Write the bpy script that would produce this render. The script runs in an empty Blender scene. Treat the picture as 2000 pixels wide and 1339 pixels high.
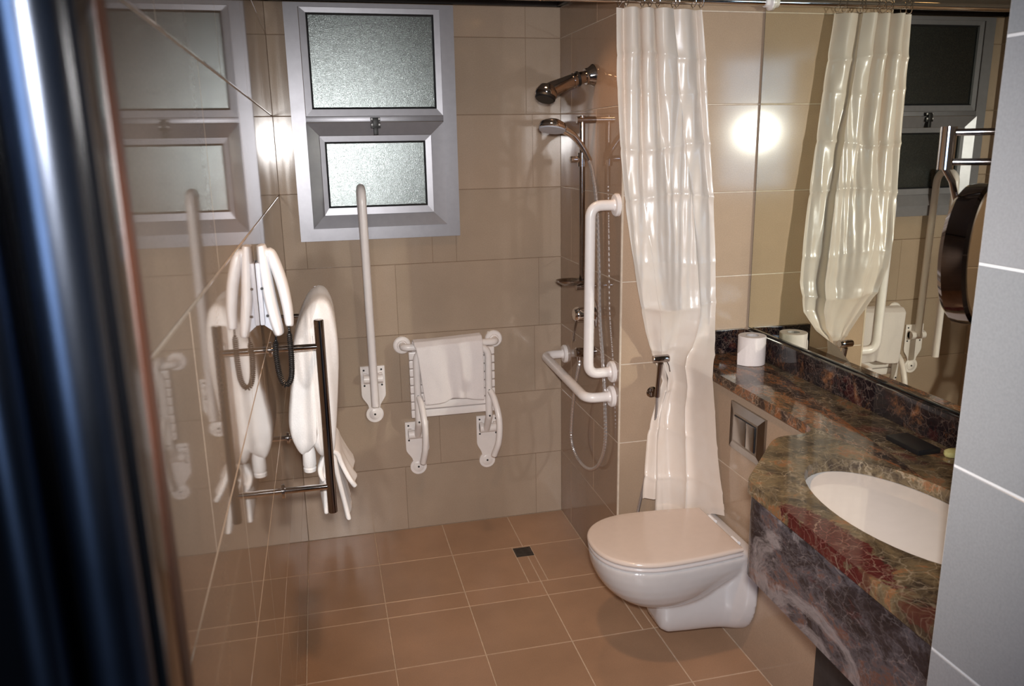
import bpy, bmesh, math, random
from math import sin, cos, pi, sqrt, radians
from mathutils import Vector, Matrix, noise

random.seed(7)
S = bpy.context.scene
COL = S.collection

# ------------------------------------------------------------------ camera
cam_d = bpy.data.cameras.new('camera')
cam = bpy.data.objects.new('camera', cam_d)
COL.objects.link(cam)
CAM = Vector((0.150, -3.340, 1.677))
yaw, pitch, roll = 0.23121, 0.24176, -0.01740
fw = Vector((sin(yaw) * cos(pitch), cos(yaw) * cos(pitch), -sin(pitch)))
r0 = Vector((cos(yaw), -sin(yaw), 0)); u0 = r0.cross(fw)
rr = r0 * cos(roll) + u0 * sin(roll); uu = -r0 * sin(roll) + u0 * cos(roll)
m = Matrix((rr, uu, -fw)).transposed().to_4x4(); m.translation = CAM
cam.matrix_world = m
cam_d.sensor_width = 36.0
cam_d.lens = 28.087
cam_d.clip_start = 0.01
cam_d.dof.use_dof = True
cam_d.dof.focus_distance = 2.5
cam_d.dof.aperture_fstop = 8.0
S.camera = cam

# ------------------------------------------------------------------ view, world, lights
S.view_settings.view_transform = 'Standard'
S.view_settings.look = 'None'
S.view_settings.gamma = 1.0
S.view_settings.use_curve_mapping = False
S.view_settings.exposure = 0.0
S.cycles.use_denoising = True
S.cycles.caustics_reflective = True   # the flash bounces off the mirror and the glossy tiles
S.cycles.use_guiding = True
S.cycles.use_surface_guiding = True
S.cycles.guiding_training_samples = 64
S.cycles.blur_glossy = 0.2
S.cycles.caustics_refractive = False
S.cycles.max_bounces = 10
S.cycles.diffuse_bounces = 5
S.cycles.glossy_bounces = 6
S.cycles.transmission_bounces = 6
S.cycles.sample_clamp_indirect = 4.0

W = bpy.data.worlds.new('world'); S.world = W
W.use_nodes = True
W.node_tree.nodes['Background'].inputs[0].default_value = (0.35, 0.42, 0.6, 1)
W.node_tree.nodes['Background'].inputs[1].default_value = 0.03


def lamp(name, kind, loc, energy, color, aim=None, **kw):
    d = bpy.data.lights.new(name, kind)
    d.energy = energy; d.color = color
    for k, v in kw.items():
        setattr(d, k, v)
    o = bpy.data.objects.new(name, d); COL.objects.link(o)
    o.location = loc
    if aim is not None:
        o.rotation_euler = (Vector(aim) - Vector(loc)).to_track_quat('-Z', 'Y').to_euler()
    return o


# the camera's own flash, just above the lens
lamp('flash', 'SPOT', (0.165, -3.335, 1.742), 215.0, (1.0, 0.97, 0.95), aim=(1.15, -0.45, 0.93),
     shadow_soft_size=0.035, spot_size=radians(76), spot_blend=1.0)
# the bathroom's ceiling downlights
WARM = (1.0, 0.62, 0.36)
LAMPS = [(0.52, -1.75), (0.92, -0.62)]
for (lx, ly), pw in zip(LAMPS, (34.0, 9.0)):
    lamp('downlight_glow', 'SPOT', (lx, ly, 2.225), pw, WARM, aim=(lx, ly, 0),
         shadow_soft_size=0.05, spot_size=radians(105), spot_blend=0.8)
# assumed daylight from behind the camera, unseen, added for the door moulding's blue highlight
lamp('assumed_daylight', 'AREA', (-0.9, -4.9, 2.0), 34.0, (0.45, 0.65, 1.0), aim=(0.0, -3.2, 1.9),
     shape='RECTANGLE', size=0.9, size_y=1.5)


# ------------------------------------------------------------------ material helpers
def new_mat(name):
    mt = bpy.data.materials.new(name); mt.use_nodes = True
    nt = mt.node_tree
    return mt, nt, nt.nodes['Principled BSDF']


def setp(b, **kw):
    names = dict(color='Base Color', rough='Roughness', metal='Metallic', ior='IOR', spec='Specular IOR Level',
                 coat='Coat Weight', coat_rough='Coat Roughness', trans='Transmission Weight', alpha='Alpha',
                 sheen='Sheen Weight', sss='Subsurface Weight', aniso='Anisotropic')
    for k, v in kw.items():
        if k == 'color':
            v = (*v, 1)
        b.inputs[names[k]].default_value = v


def nd(nt, t, **kw):
    n = nt.nodes.new(t)
    for k, v in kw.items():
        if k.startswith('i_'):
            key = k[2:]
            n.inputs[int(key) if key.isdigit() else key.replace('_', ' ')].default_value = v
        else:
            setattr(n, k, v)
    return n


def ramp(nt, stops, interp='LINEAR'):
    n = nt.nodes.new('ShaderNodeValToRGB')
    cr = n.color_ramp; cr.interpolation = interp
    while len(cr.elements) < len(stops):
        cr.elements.new(0.5)
    for e, (p_, c) in zip(cr.elements, stops):
        e.position = p_; e.color = (*c, 1) if len(c) == 3 else c
    return n


def mixc(nt, a, b, fac, mode='MIX'):
    n = nt.nodes.new('ShaderNodeMix'); n.data_type = 'RGBA'; n.blend_type = mode
    for sock, v in ((n.inputs[0], fac), (n.inputs[6], a), (n.inputs[7], b)):
        if hasattr(v, 'is_linked'):
            nt.links.new(v, sock)
        elif isinstance(v, (int, float)):
            sock.default_value = v
        else:
            sock.default_value = (*v, 1)
    return n.outputs[2]


def coords(nt, scale=(1, 1, 1), rot=(0, 0, 0)):
    tc = nt.nodes.new('ShaderNodeTexCoord'); mp = nt.nodes.new('ShaderNodeMapping')
    mp.inputs['Scale'].default_value = scale; mp.inputs['Rotation'].default_value = rot
    nt.links.new(tc.outputs['Object'], mp.inputs['Vector'])
    return mp.outputs[0]


def bump(nt, b, height, strength=0.2, dist=0.001):
    n = nt.nodes.new('ShaderNodeBump')
    n.inputs['Strength'].default_value = strength; n.inputs['Distance'].default_value = dist
    nt.links.new(height, n.inputs['Height']); nt.links.new(n.outputs[0], b.inputs['Normal'])
    return n


def simple(name, color, rough=0.4, metal=0.0, noise_amt=0.0, noise_scale=40.0, bump_s=0.0, **kw):
    mt, nt, b = new_mat(name)
    setp(b, color=color, rough=rough, metal=metal, **kw)
    if noise_amt or bump_s:
        c = coords(nt)
        n = nd(nt, 'ShaderNodeTexNoise', i_Scale=noise_scale, i_Detail=5.0)
        nt.links.new(c, n.inputs['Vector'])
        if noise_amt:
            lo = tuple(x * (1 - noise_amt) for x in color); hi = tuple(min(1, x * (1 + noise_amt)) for x in color)
            rp = ramp(nt, [(0.3, lo), (0.7, hi)])
            nt.links.new(n.outputs[0], rp.inputs[0]); nt.links.new(rp.outputs[0], b.inputs['Base Color'])
        if bump_s:
            bump(nt, b, n.outputs[0], bump_s, 0.002)
    return mt


def tile_mat(name, base, rough, var=0.08, streak=0.0, spec=0.5):
    """glazed porcelain: faint clouding, a small tone change from tile to tile"""
    mt, nt, b = new_mat(name)
    setp(b, rough=rough, spec=spec)
    geo = nd(nt, 'ShaderNodeNewGeometry')
    n1 = nd(nt, 'ShaderNodeTexNoise', i_Scale=3.0, i_Detail=6.0, i_Roughness=0.6)
    nt.links.new(geo.outputs['Position'], n1.inputs['Vector'])
    n2 = nd(nt, 'ShaderNodeTexNoise', i_Scale=260.0, i_Detail=2.0)
    nt.links.new(geo.outputs['Position'], n2.inputs['Vector'])
    lo = tuple(x * (1 - var) for x in base); hi = tuple(x * (1 + var) for x in base)
    rp = ramp(nt, [(0.3, lo), (0.7, hi)])
    nt.links.new(n1.outputs[0], rp.inputs[0])
    rp2 = ramp(nt, [(0.3, (0.93, 0.93, 0.93)), (0.7, (1.05, 1.05, 1.05))])
    nt.links.new(n2.outputs[0], rp2.inputs[0])
    c = mixc(nt, rp.outputs[0], rp2.outputs[0], 1.0, 'MULTIPLY')
    oi = nd(nt, 'ShaderNodeObjectInfo')
    rp3 = ramp(nt, [(0, (0.94, 0.95, 0.95)), (1, (1.05, 1.04, 1.04))])
    nt.links.new(oi.outputs['Random'], rp3.inputs[0])
    c = mixc(nt, c, rp3.outputs[0], 1.0, 'MULTIPLY')
    nt.links.new(c, b.inputs['Base Color'])
    if streak:
        mp = nd(nt, 'ShaderNodeMapping'); mp.inputs['Scale'].default_value = (16, 16, 1.1)
        nt.links.new(geo.outputs['Position'], mp.inputs['Vector'])
        n3 = nd(nt, 'ShaderNodeTexNoise', i_Scale=1.0, i_Detail=4.0)
        nt.links.new(mp.outputs[0], n3.inputs['Vector'])
        mr = nd(nt, 'ShaderNodeMapRange', i_1=0.35, i_2=0.7, i_3=rough, i_4=rough + streak)
        nt.links.new(n3.outputs[0], mr.inputs[0]); nt.links.new(mr.outputs[0], b.inputs['Roughness'])
    return mt


def marble(name, stops, vein, vein_amt, red, scale=5.0, rot=(0.5, 0.3, 0.7), stretch=(1, 1, 1), rough=0.08, big=0.0, patch=None):
    mt, nt, b = new_mat(name)
    L = nt.links.new
    setp(b, rough=rough)
    c = coords(nt, stretch, rot)

    def warped(sc, amt, off=(0, 0, 0)):
        wn = nd(nt, 'ShaderNodeTexNoise', i_Scale=sc, i_Detail=4.0, i_Roughness=0.6)
        L(c, wn.inputs['Vector'])
        sub = nd(nt, 'ShaderNodeVectorMath', operation='SUBTRACT'); sub.inputs[1].default_value = (0.5, 0.5, 0.5)
        L(wn.outputs['Color'], sub.inputs[0])
        w = nd(nt, 'ShaderNodeVectorMath', operation='SCALE'); w.inputs['Scale'].default_value = amt
        L(sub.outputs[0], w.inputs[0])
        a = nd(nt, 'ShaderNodeVectorMath', operation='ADD'); L(c, a.inputs[0]); L(w.outputs[0], a.inputs[1])
        a2 = nd(nt, 'ShaderNodeVectorMath', operation='ADD'); L(a.outputs[0], a2.inputs[0]); a2.inputs[1].default_value = off
        return a2.outputs[0]

    def mul(a, v):
        m_ = nd(nt, 'ShaderNodeMath', operation='MULTIPLY'); L(a, m_.inputs[0])
        if isinstance(v, (int, float)): m_.inputs[1].default_value = v
        else: L(v, m_.inputs[1])
        return m_.outputs[0]

    n1 = nd(nt, 'ShaderNodeTexNoise', i_Scale=scale, i_Detail=12.0, i_Roughness=0.74, i_Distortion=0.35)
    L(warped(scale * 0.5, 0.10), n1.inputs['Vector'])
    rp = ramp(nt, stops); L(n1.outputs[0], rp.inputs[0])
    col = rp.outputs[0]
    n2 = nd(nt, 'ShaderNodeTexNoise', i_Scale=scale * 0.8, i_Detail=6.0, i_Roughness=0.65)
    L(warped(scale, 0.08, (3.1, 7.7, 1.3)), n2.inputs['Vector'])
    r2 = ramp(nt, [(0.585, (0, 0, 0)), (0.625, (1, 1, 1))]); L(n2.outputs[0], r2.inputs[0])
    col = mixc(nt, col, (0.085, 0.017, 0.014), mul(r2.outputs[0], red))
    if big:
        wv = nd(nt, 'ShaderNodeTexNoise', i_Scale=scale * 0.36, i_Detail=9.0, i_Roughness=0.68, i_Distortion=1.6)
        L(warped(scale * 0.4, 0.16, (1.2, 4.4, 0.7)), wv.inputs['Vector'])
        br = ramp(nt, [(0.49, (0, 0, 0)), (0.565, (1, 1, 1)), (0.66, (0.1, 0.1, 0.1))]); L(wv.outputs[0], br.inputs[0])
        col = mixc(nt, col, (0.36, 0.31, 0.30), mul(br.outputs[0], big))
    if patch:
        # a run of dark red breccia cells in the stone
        (px, py, rx, ry) = patch
        tc = nd(nt, 'ShaderNodeTexCoord'); sx = nd(nt, 'ShaderNodeSeparateXYZ'); L(tc.outputs['Object'], sx.inputs[0])
        def axis(o, c0, r):
            a = nd(nt, 'ShaderNodeMath', operation='SUBTRACT'); L(o, a.inputs[0]); a.inputs[1].default_value = c0
            d = nd(nt, 'ShaderNodeMath', operation='DIVIDE'); L(a.outputs[0], d.inputs[0]); d.inputs[1].default_value = r
            return mul(d.outputs[0], d.outputs[0])
        ad = nd(nt, 'ShaderNodeMath', operation='ADD'); L(axis(sx.outputs[0], px, rx), ad.inputs[0]); L(axis(sx.outputs[1], py, ry), ad.inputs[1])
        nz = nd(nt, 'ShaderNodeTexNoise', i_Scale=22.0, i_Detail=5.0, i_Roughness=0.7); L(tc.outputs['Object'], nz.inputs['Vector'])
        a3 = nd(nt, 'ShaderNodeMath', operation='MULTIPLY_ADD'); L(nz.outputs[0], a3.inputs[0]); a3.inputs[1].default_value = 2.6; L(ad.outputs[0], a3.inputs[2])
        r3 = ramp(nt, [(0.62, (1, 1, 1)), (0.67, (0, 0, 0))])
        hf = mul(a3.outputs[0], 0.32); L(hf, r3.inputs[0])
        cell = nd(nt, 'ShaderNodeTexVoronoi', feature='DISTANCE_TO_EDGE'); cell.inputs['Scale'].default_value = 24.0
        L(warped(30.0, 0.03), cell.inputs['Vector'])
        rc = ramp(nt, [(0.0, (0.20, 0.085, 0.07)), (0.018, (0.060, 0.010, 0.010)), (0.4, (0.085, 0.016, 0.014))]); L(cell.outputs['Distance'], rc.inputs[0])
        col = mixc(nt, col, rc.outputs[0], r3.outputs[0])
    for s_, w_, a_, wa in ((scale * 1.1, 0.020, vein_amt, 0.14), (scale * 2.6, 0.035, vein_amt * 0.7, 0.07), (scale * 5.0, 0.05, vein_amt * 0.4, 0.04)):
        v = nd(nt, 'ShaderNodeTexVoronoi', feature='DISTANCE_TO_EDGE'); v.inputs['Scale'].default_value = s_
        L(warped(scale * 1.2, wa, (s_, 0, 0)), v.inputs['Vector'])
        vr = ramp(nt, [(0.0, (1, 1, 1)), (w_, (0, 0, 0))]); L(v.outputs['Distance'], vr.inputs[0])
        ms = nd(nt, 'ShaderNodeTexNoise', i_Scale=scale * 0.9, i_Detail=5.0)
        L(warped(scale, 0.05, (0, s_, 2.0)), ms.inputs['Vector'])
        mk = ramp(nt, [(0.40, (0, 0, 0)), (0.60, (1, 1, 1))]); L(ms.outputs[0], mk.inputs[0])
        col = mixc(nt, col, vein, mul(mul(vr.outputs[0], mk.outputs[0]), a_))
    L(col, b.inputs['Base Color'])
    return mt


M = {}
TILE = (0.40, 0.31, 0.235)
M['tile_back'] = tile_mat('tile_back', TILE, 0.07, streak=0.16)
M['tile_left'] = tile_mat('tile_left', TILE, 0.035)
M['tile_side'] = tile_mat('tile_side', (0.42, 0.305, 0.215), 0.10)
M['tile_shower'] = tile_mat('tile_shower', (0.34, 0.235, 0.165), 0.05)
M['tile_floor'] = tile_mat('tile_floor', (0.395, 0.243, 0.152), 0.28, var=0.12)
M['tile_near'] = tile_mat('tile_near', (0.30, 0.30, 0.302), 0.18, var=0.03)
M['grout_light'] = simple('grout_light', (0.62, 0.52, 0.42), 0.85, noise_amt=0.1)
M['grout_floor'] = simple('grout_floor', (0.60, 0.46, 0.34), 0.85, noise_amt=0.15)
M['grout_shaded'] = simple('grout_shaded', (0.22, 0.15, 0.10), 0.85, noise_amt=0.15)  # darker grout for the back wall: shadow in the joints put into its colour
M['grout_white'] = simple('grout_white', (0.72, 0.70, 0.68), 0.8, noise_amt=0.05)
M['ceiling'] = simple('ceiling_paint', (0.30, 0.29, 0.27), 0.8, noise_amt=0.04)
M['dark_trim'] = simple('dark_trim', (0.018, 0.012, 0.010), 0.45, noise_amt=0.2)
M['aluminium'] = simple('anodised_aluminium', (0.31, 0.31, 0.34), 0.36, 0.45, noise_amt=0.04)
M['rubber'] = simple('black_rubber', (0.012, 0.014, 0.018), 0.5, noise_amt=0.1)
M['black_plastic'] = simple('black_plastic', (0.007, 0.007, 0.008), 0.45, noise_amt=0.1)
M['chrome'] = simple('chrome', (0.82, 0.80, 0.79), 0.05, 1.0, noise_amt=0.02)
M['dark_chrome'] = simple('dark_chrome', (0.42, 0.38, 0.36), 0.09, 1.0, noise_amt=0.04)
M['black_chrome'] = simple('black_chrome', (0.20, 0.175, 0.17), 0.06, 1.0, noise_amt=0.04)
M['satin_chrome'] = simple('satin_chrome', (0.40, 0.38, 0.36), 0.22, 1.0, noise_amt=0.05)
M['nylon'] = simple('white_nylon', (0.88, 0.83, 0.81), 0.28, noise_amt=0.02)
M['white_plastic'] = simple('white_plastic', (0.84, 0.84, 0.86), 0.25, noise_amt=0.02)
M['grey_plastic'] = simple('grey_plastic', (0.48, 0.50, 0.56), 0.35, noise_amt=0.05)
M['ceramic'] = simple('ceramic', (0.80, 0.775, 0.75), 0.06, noise_amt=0.015, coat=0.5, coat_rough=0.03)
M['toilet_ceramic'] = simple('toilet_ceramic', (0.58, 0.55, 0.54), 0.08, noise_amt=0.015, coat=0.5, coat_rough=0.03)
M['lid_plastic'] = simple('lid_plastic', (0.66, 0.555, 0.485), 0.16, noise_amt=0.015)
M['seat_plastic'] = simple('seat_plastic', (0.64, 0.58, 0.56), 0.2, noise_amt=0.02)
M['paper'] = simple('tissue_paper', (0.76, 0.67, 0.62), 0.9, noise_amt=0.04, noise_scale=300, bump_s=0.15)
M['card'] = simple('cardboard', (0.50, 0.46, 0.44), 0.9, noise_amt=0.1)
M['mirror'] = simple('mirror_glass', (0.80, 0.80, 0.67), 0.0, 1.0)
M['cos_mirror'] = simple('cosmetic_mirror_glass', (0.80, 0.86, 0.90), 0.02, 1.0)
M['dark_edge'] = simple('mirror_edge', (0.03, 0.035, 0.03), 0.3, noise_amt=0.1)
M['soap'] = simple('soap_wrap', (0.55, 0.52, 0.22), 0.3, noise_amt=0.15)
M['door_wood'] = simple('black_lacquered_wood', (0.0025, 0.0025, 0.003), 0.14, noise_amt=0.3, noise_scale=12)
M['door_metal'] = simple('dark_blue_metal', (0.10, 0.115, 0.15), 0.30, 1.0, noise_amt=0.1)
M['edge_wood'] = simple('brown_wood_edge', (0.075, 0.022, 0.010), 0.45, noise_amt=0.3, noise_scale=12)
M['vanity_under'] = simple('dark_underside', (0.05, 0.045, 0.045), 0.6, noise_amt=0.2)
M['drain'] = simple('drain_metal', (0.10, 0.09, 0.085), 0.35, 0.8, noise_amt=0.3)
M['cable'] = simple('black_cable', (0.010, 0.010, 0.011), 0.38, noise_amt=0.1)


def terry(name, color):
    mt, nt, b = new_mat(name)
    setp(b, rough=0.95, sheen=0.35, color=color)
    c = coords(nt)
    n = nd(nt, 'ShaderNodeTexNoise', i_Scale=420.0, i_Detail=3.0, i_Roughness=0.7)
    nt.links.new(c, n.inputs['Vector'])
    rp = ramp(nt, [(0.3, tuple(x * 0.90 for x in color)), (0.65, color)])
    nt.links.new(n.outputs[0], rp.inputs[0]); nt.links.new(rp.outputs[0], b.inputs['Base Color'])
    bump(nt, b, n.outputs[0], 0.5, 0.003)
    return mt


M['terry'] = terry('white_terry', (0.93, 0.915, 0.905))
M['face_cloth'] = terry('white_cotton', (0.88, 0.825, 0.82))


def curtain_mat():
    mt, nt, b = new_mat('pearl_curtain')
    out = nt.nodes['Material Output']
    geo = nd(nt, 'ShaderNodeNewGeometry')
    n = nd(nt, 'ShaderNodeTexNoise', i_Scale=14.0, i_Detail=4.0)
    nt.links.new(geo.outputs['Position'], n.inputs['Vector'])
    rp = ramp(nt, [(0.3, (0.90, 0.785, 0.685)), (0.7, (0.94, 0.85, 0.765))])
    nt.links.new(n.outputs[0], rp.inputs[0]); nt.links.new(rp.outputs[0], b.inputs['Base Color'])
    setp(b, rough=0.30, coat=0.5, coat_rough=0.14, sheen=0.1)
    n2 = nd(nt, 'ShaderNodeTexNoise', i_Scale=45.0, i_Detail=3.0)
    nt.links.new(geo.outputs['Position'], n2.inputs['Vector'])
    bump(nt, b, n2.outputs[0], 0.12, 0.004)
    tr = nd(nt, 'ShaderNodeBsdfTranslucent'); tr.inputs[0].default_value = (0.9, 0.80, 0.68, 1)
    mx = nd(nt, 'ShaderNodeMixShader'); mx.inputs[0].default_value = 0.16
    nt.links.new(b.outputs[0], mx.inputs[1]); nt.links.new(tr.outputs[0], mx.inputs[2])
    tp = nd(nt, 'ShaderNodeBsdfTransparent'); tp.inputs[0].default_value = (1, 0.95, 0.88, 1)
    m2 = nd(nt, 'ShaderNodeMixShader'); m2.inputs[0].default_value = 0.03
    nt.links.new(mx.outputs[0], m2.inputs[1]); nt.links.new(tp.outputs[0], m2.inputs[2])
    nt.links.new(m2.outputs[0], out.inputs['Surface'])
    return mt


M['curtain'] = curtain_mat()


def pane_mat():
    """hammered obscure glass in front of the night: dark body, a broad glitter off its pimples"""
    mt, nt, b = new_mat('hammered_glass')
    out = nt.nodes['Material Output']
    setp(b, color=(0.012, 0.015, 0.016), rough=0.25)
    geo = nd(nt, 'ShaderNodeNewGeometry')
    n = nd(nt, 'ShaderNodeTexNoise', i_Scale=330.0, i_Detail=2.0, i_Roughness=0.7)
    nt.links.new(geo.outputs['Position'], n.inputs['Vector'])
    bp = bump(nt, b, n.outputs[0], 1.0, 0.0005)
    g = nd(nt, 'ShaderNodeBsdfGlossy')
    g.inputs['Color'].default_value = (0.80, 0.92, 0.91, 1); g.inputs['Roughness'].default_value = 0.215
    nt.links.new(bp.outputs[0], g.inputs['Normal'])
    # the pimples: only part of each faces outwards
    n2 = nd(nt, 'ShaderNodeTexNoise', i_Scale=300.0, i_Detail=3.0, i_Roughness=0.75)
    nt.links.new(geo.outputs['Position'], n2.inputs['Vector'])
    mr = nd(nt, 'ShaderNodeMapRange', i_1=0.38, i_2=0.62, i_3=0.07, i_4=0.25)
    nt.links.new(n2.outputs[0], mr.inputs[0])
    mx = nd(nt, 'ShaderNodeMixShader'); nt.links.new(mr.outputs[0], mx.inputs[0])
    nt.links.new(b.outputs[0], mx.inputs[1]); nt.links.new(g.outputs[0], mx.inputs[2])
    nt.links.new(mx.outputs[0], out.inputs['Surface'])
    return mt


M['pane'] = pane_mat()


def hose_mat():
    mt, nt, b = new_mat('metal_hose')
    setp(b, color=(0.78, 0.76, 0.76), rough=0.24, metal=0.85)
    return mt


M['hose'] = hose_mat()


def glow_mat():
    mt, nt, b = new_mat('downlight_diffuser')
    setp(b, color=(0.9, 0.7, 0.5), rough=0.5)
    b.inputs['Emission Color'].default_value = (1.0, 0.55, 0.22, 1)
    b.inputs['Emission Strength'].default_value = 6.0
    return mt


M['glow'] = glow_mat()
DK = (0.016, 0.010, 0.009); PK = (0.42, 0.29, 0.20)
M['marble_ledge'] = marble('marble_ledge', [(0.36, DK), (0.44, (0.045, 0.025, 0.017)), (0.49, (0.10, 0.060, 0.036)), (0.535, (0.26, 0.095, 0.032)), (0.575, (0.09, 0.060, 0.038)), (0.63, (0.20, 0.13, 0.08)), (0.72, PK)],
                           (0.52, 0.38, 0.27), 0.55, 0.3, scale=9.0, stretch=(1.5, 0.8, 1))
M['marble_deck'] = marble('marble_deck', [(0.34, DK), (0.42, (0.045, 0.032, 0.021)), (0.49, (0.100, 0.072, 0.041)), (0.55, (0.150, 0.110, 0.060)), (0.59, (0.24, 0.10, 0.04)), (0.63, (0.13, 0.105, 0.066)), (0.72, PK)],
                          (0.50, 0.41, 0.29), 0.42, 0.6, scale=8.0, patch=(1.085, -2.10, 0.050, 0.19))
M['marble_dark'] = marble('marble_dark', [(0.38, (0.005, 0.004, 0.006)), (0.53, (0.016, 0.010, 0.011)), (0.60, (0.10, 0.045, 0.022)), (0.67, (0.24, 0.10, 0.04)), (0.75, (0.3, 0.22, 0.2))],
                          (0.34, 0.24, 0.19), 0.45, 0.35, scale=11.0)
M['marble_apron'] = marble('marble_apron', [(0.36, (0.010, 0.009, 0.011)), (0.46, (0.030, 0.025, 0.028)), (0.54, (0.085, 0.076, 0.084)), (0.60, (0.14, 0.065, 0.045)), (0.65, (0.11, 0.10, 0.11)), (0.74, (0.40, 0.36, 0.36))],
                           (0.46, 0.38, 0.36), 0.22, 0.35, scale=9.0, rot=(0.6, 0.0, 0.0), stretch=(1, 0.8, 1.4), big=0.62)


# ------------------------------------------------------------------ geometry helpers
class G:
    """collects shapes; build() links them as ONE mesh object"""

    def __init__(s):
        s.v = []; s.f = []

    def add(s, vs, fs):
        o = len(s.v)
        s.v += [tuple(v) for v in vs]; s.f += [tuple(i + o for i in f) for f in fs]
        return s

    def box(s, x0, x1, y0, y1, z0, z1, bev=0.0, seg=2, mat=None):
        bm = bmesh.new()
        bmesh.ops.create_cube(bm, size=1.0)
        for v in bm.verts:
            v.co = Vector(((x0 + x1) / 2 + v.co.x * (x1 - x0), (y0 + y1) / 2 + v.co.y * (y1 - y0), (z0 + z1) / 2 + v.co.z * (z1 - z0)))
        if bev:
            bmesh.ops.bevel(bm, geom=bm.edges[:], offset=bev, segments=seg, affect='EDGES', profile=0.6)
        return s.bm(bm, mat)

    def bm(s, bm, mat=None):
        bm.verts.index_update()
        vs = [(mat @ v.co) if mat else v.co.copy() for v in bm.verts]
        fs = [[v.index for v in f.verts] for f in bm.faces]
        bm.free()
        return s.add(vs, fs)

    def tube(s, pts, r, n=16, caps=True, flat=1.0, side=None):
        pts = [Vector(p) for p in pts]
        k = len(pts); vs = []; fs = []
        t0 = (pts[1] - pts[0]).normalized()
        ref = Vector(side) if side else (Vector((0, 0, 1)) if abs(t0.z) < 0.9 else Vector((1, 0, 0)))
        a = (ref - t0 * ref.dot(t0)).normalized()
        for i, p in enumerate(pts):
            t = (pts[min(i + 1, k - 1)] - pts[max(i - 1, 0)]).normalized()
            a = (a - t * a.dot(t)).normalized(); b = t.cross(a)
            ri = r[i] if isinstance(r, (list, tuple)) else r
            for j in range(n):
                an = 2 * pi * j / n
                vs.append(p + a * cos(an) * ri * flat + b * sin(an) * ri)
        for i in range(k - 1):
            for j in range(n):
                j2 = (j + 1) % n
                fs.append((i * n + j, i * n + j2, (i + 1) * n + j2, (i + 1) * n + j))
        if caps:
            fs.append(tuple(reversed(range(n)))); fs.append(tuple((k - 1) * n + j for j in range(n)))
        return s.add(vs, fs)

    def lathe(s, prof, origin, axis, n=32, caps=True):
        """prof: (radius, distance along axis)"""
        axis = Vector(axis).normalized(); o = Vector(origin)
        ref = Vector((0, 0, 1)) if abs(axis.z) < 0.9 else Vector((1, 0, 0))
        a = (ref - axis * ref.dot(axis)).normalized(); b = axis.cross(a)
        vs = []; fs = []
        for (r, h) in prof:
            for j in range(n):
                an = 2 * pi * j / n
                vs.append(o + axis * h + (a * cos(an) + b * sin(an)) * r)
        for i in range(len(prof) - 1):
            for j in range(n):
                j2 = (j + 1) % n
                fs.append((i * n + j, i * n + j2, (i + 1) * n + j2, (i + 1) * n + j))
        if caps:
            fs.append(tuple(reversed(range(n)))); fs.append(tuple((len(prof) - 1) * n + j for j in range(n)))
        return s.add(vs, fs)

    def loft(s, rings, caps=True):
        n = len(rings[0]); vs = [v for rg in rings for v in rg]; fs = []
        for i in range(len(rings) - 1):
            for j in range(n):
                j2 = (j + 1) % n
                fs.append((i * n + j, i * n + j2, (i + 1) * n + j2, (i + 1) * n + j))
        if caps:
            fs.append(tuple(reversed(range(n)))); fs.append(tuple((len(rings) - 1) * n + j for j in range(n)))
        return s.add(vs, fs)

    def grid(s, fn, nu, nv):
        vs = [fn(i / nu, j / nv) for j in range(nv + 1) for i in range(nu + 1)]
        fs = [(j * (nu + 1) + i, j * (nu + 1) + i + 1, (j + 1) * (nu + 1) + i + 1, (j + 1) * (nu + 1) + i) for j in range(nv) for i in range(nu)]
        return s.add(vs, fs)

    def prism(s, outline, d0, d1, plane='XY'):
        """outline polygon extruded between two depths"""
        f = {'XY': lambda a, b, d: (a, b, d), 'XZ': lambda a, b, d: (a, d, b), 'YZ': lambda a, b, d: (d, a, b)}[plane]
        n = len(outline)
        return s.loft([[f(a, b, d0) for a, b in outline], [f(a, b, d1) for a, b in outline]])

    def build(s, name, mat, parent=None, smooth=True, angle=0.6, mods=(), recalc=True):
        me = bpy.data.meshes.new(name)
        me.from_pydata([tuple(v) for v in s.v], [], s.f)
        if recalc:
            bm = bmesh.new(); bm.from_mesh(me)
            bmesh.ops.recalc_face_normals(bm, faces=bm.faces[:])
            bm.to_mesh(me); bm.free()
        me.materials.append(M[mat] if isinstance(mat, str) else mat)
        if smooth:
            me.shade_smooth()
            me.set_sharp_from_angle(angle=angle)
        o = bpy.data.objects.new(name, me); COL.objects.link(o)
        if parent is not None:
            o.parent = parent
            o.matrix_parent_inverse = Matrix.Translation(parent.location).inverted()
        for kind, kw in mods:
            md = o.modifiers.new(kind.lower(), kind)
            for k, v in kw.items():
                setattr(md, k, v)
        return o


def tag(o, label=None, cat=None, group=None, kind=None):
    if label: o['label'] = label
    if cat: o['category'] = cat
    if group: o['group'] = group
    if kind: o['kind'] = kind
    return o


def thing(name, loc, label, cat, group=None, kind=None):
    o = bpy.data.objects.new(name, None); COL.objects.link(o)
    o.location = loc; o.empty_display_size = 0.05
    return tag(o, label, cat, group, kind)


def fillet(pts, r, n=8):
    """round the corners of a polyline"""
    pts = [Vector(p) for p in pts]; out = [pts[0]]
    for i in range(1, len(pts) - 1):
        p, a, b = pts[i], pts[i - 1], pts[i + 1]
        da, db = (a - p), (b - p)
        ang = da.angle(db)
        d = min(r / math.tan(ang / 2), da.length * 0.49, db.length * 0.49)
        s_, e_ = p + da.normalized() * d, p + db.normalized() * d
        for k in range(n + 1):
            t = k / n
            out.append(s_ * (1 - t) ** 2 + p * 2 * t * (1 - t) + e_ * t ** 2)
    out.append(pts[-1])
    return out


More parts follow.
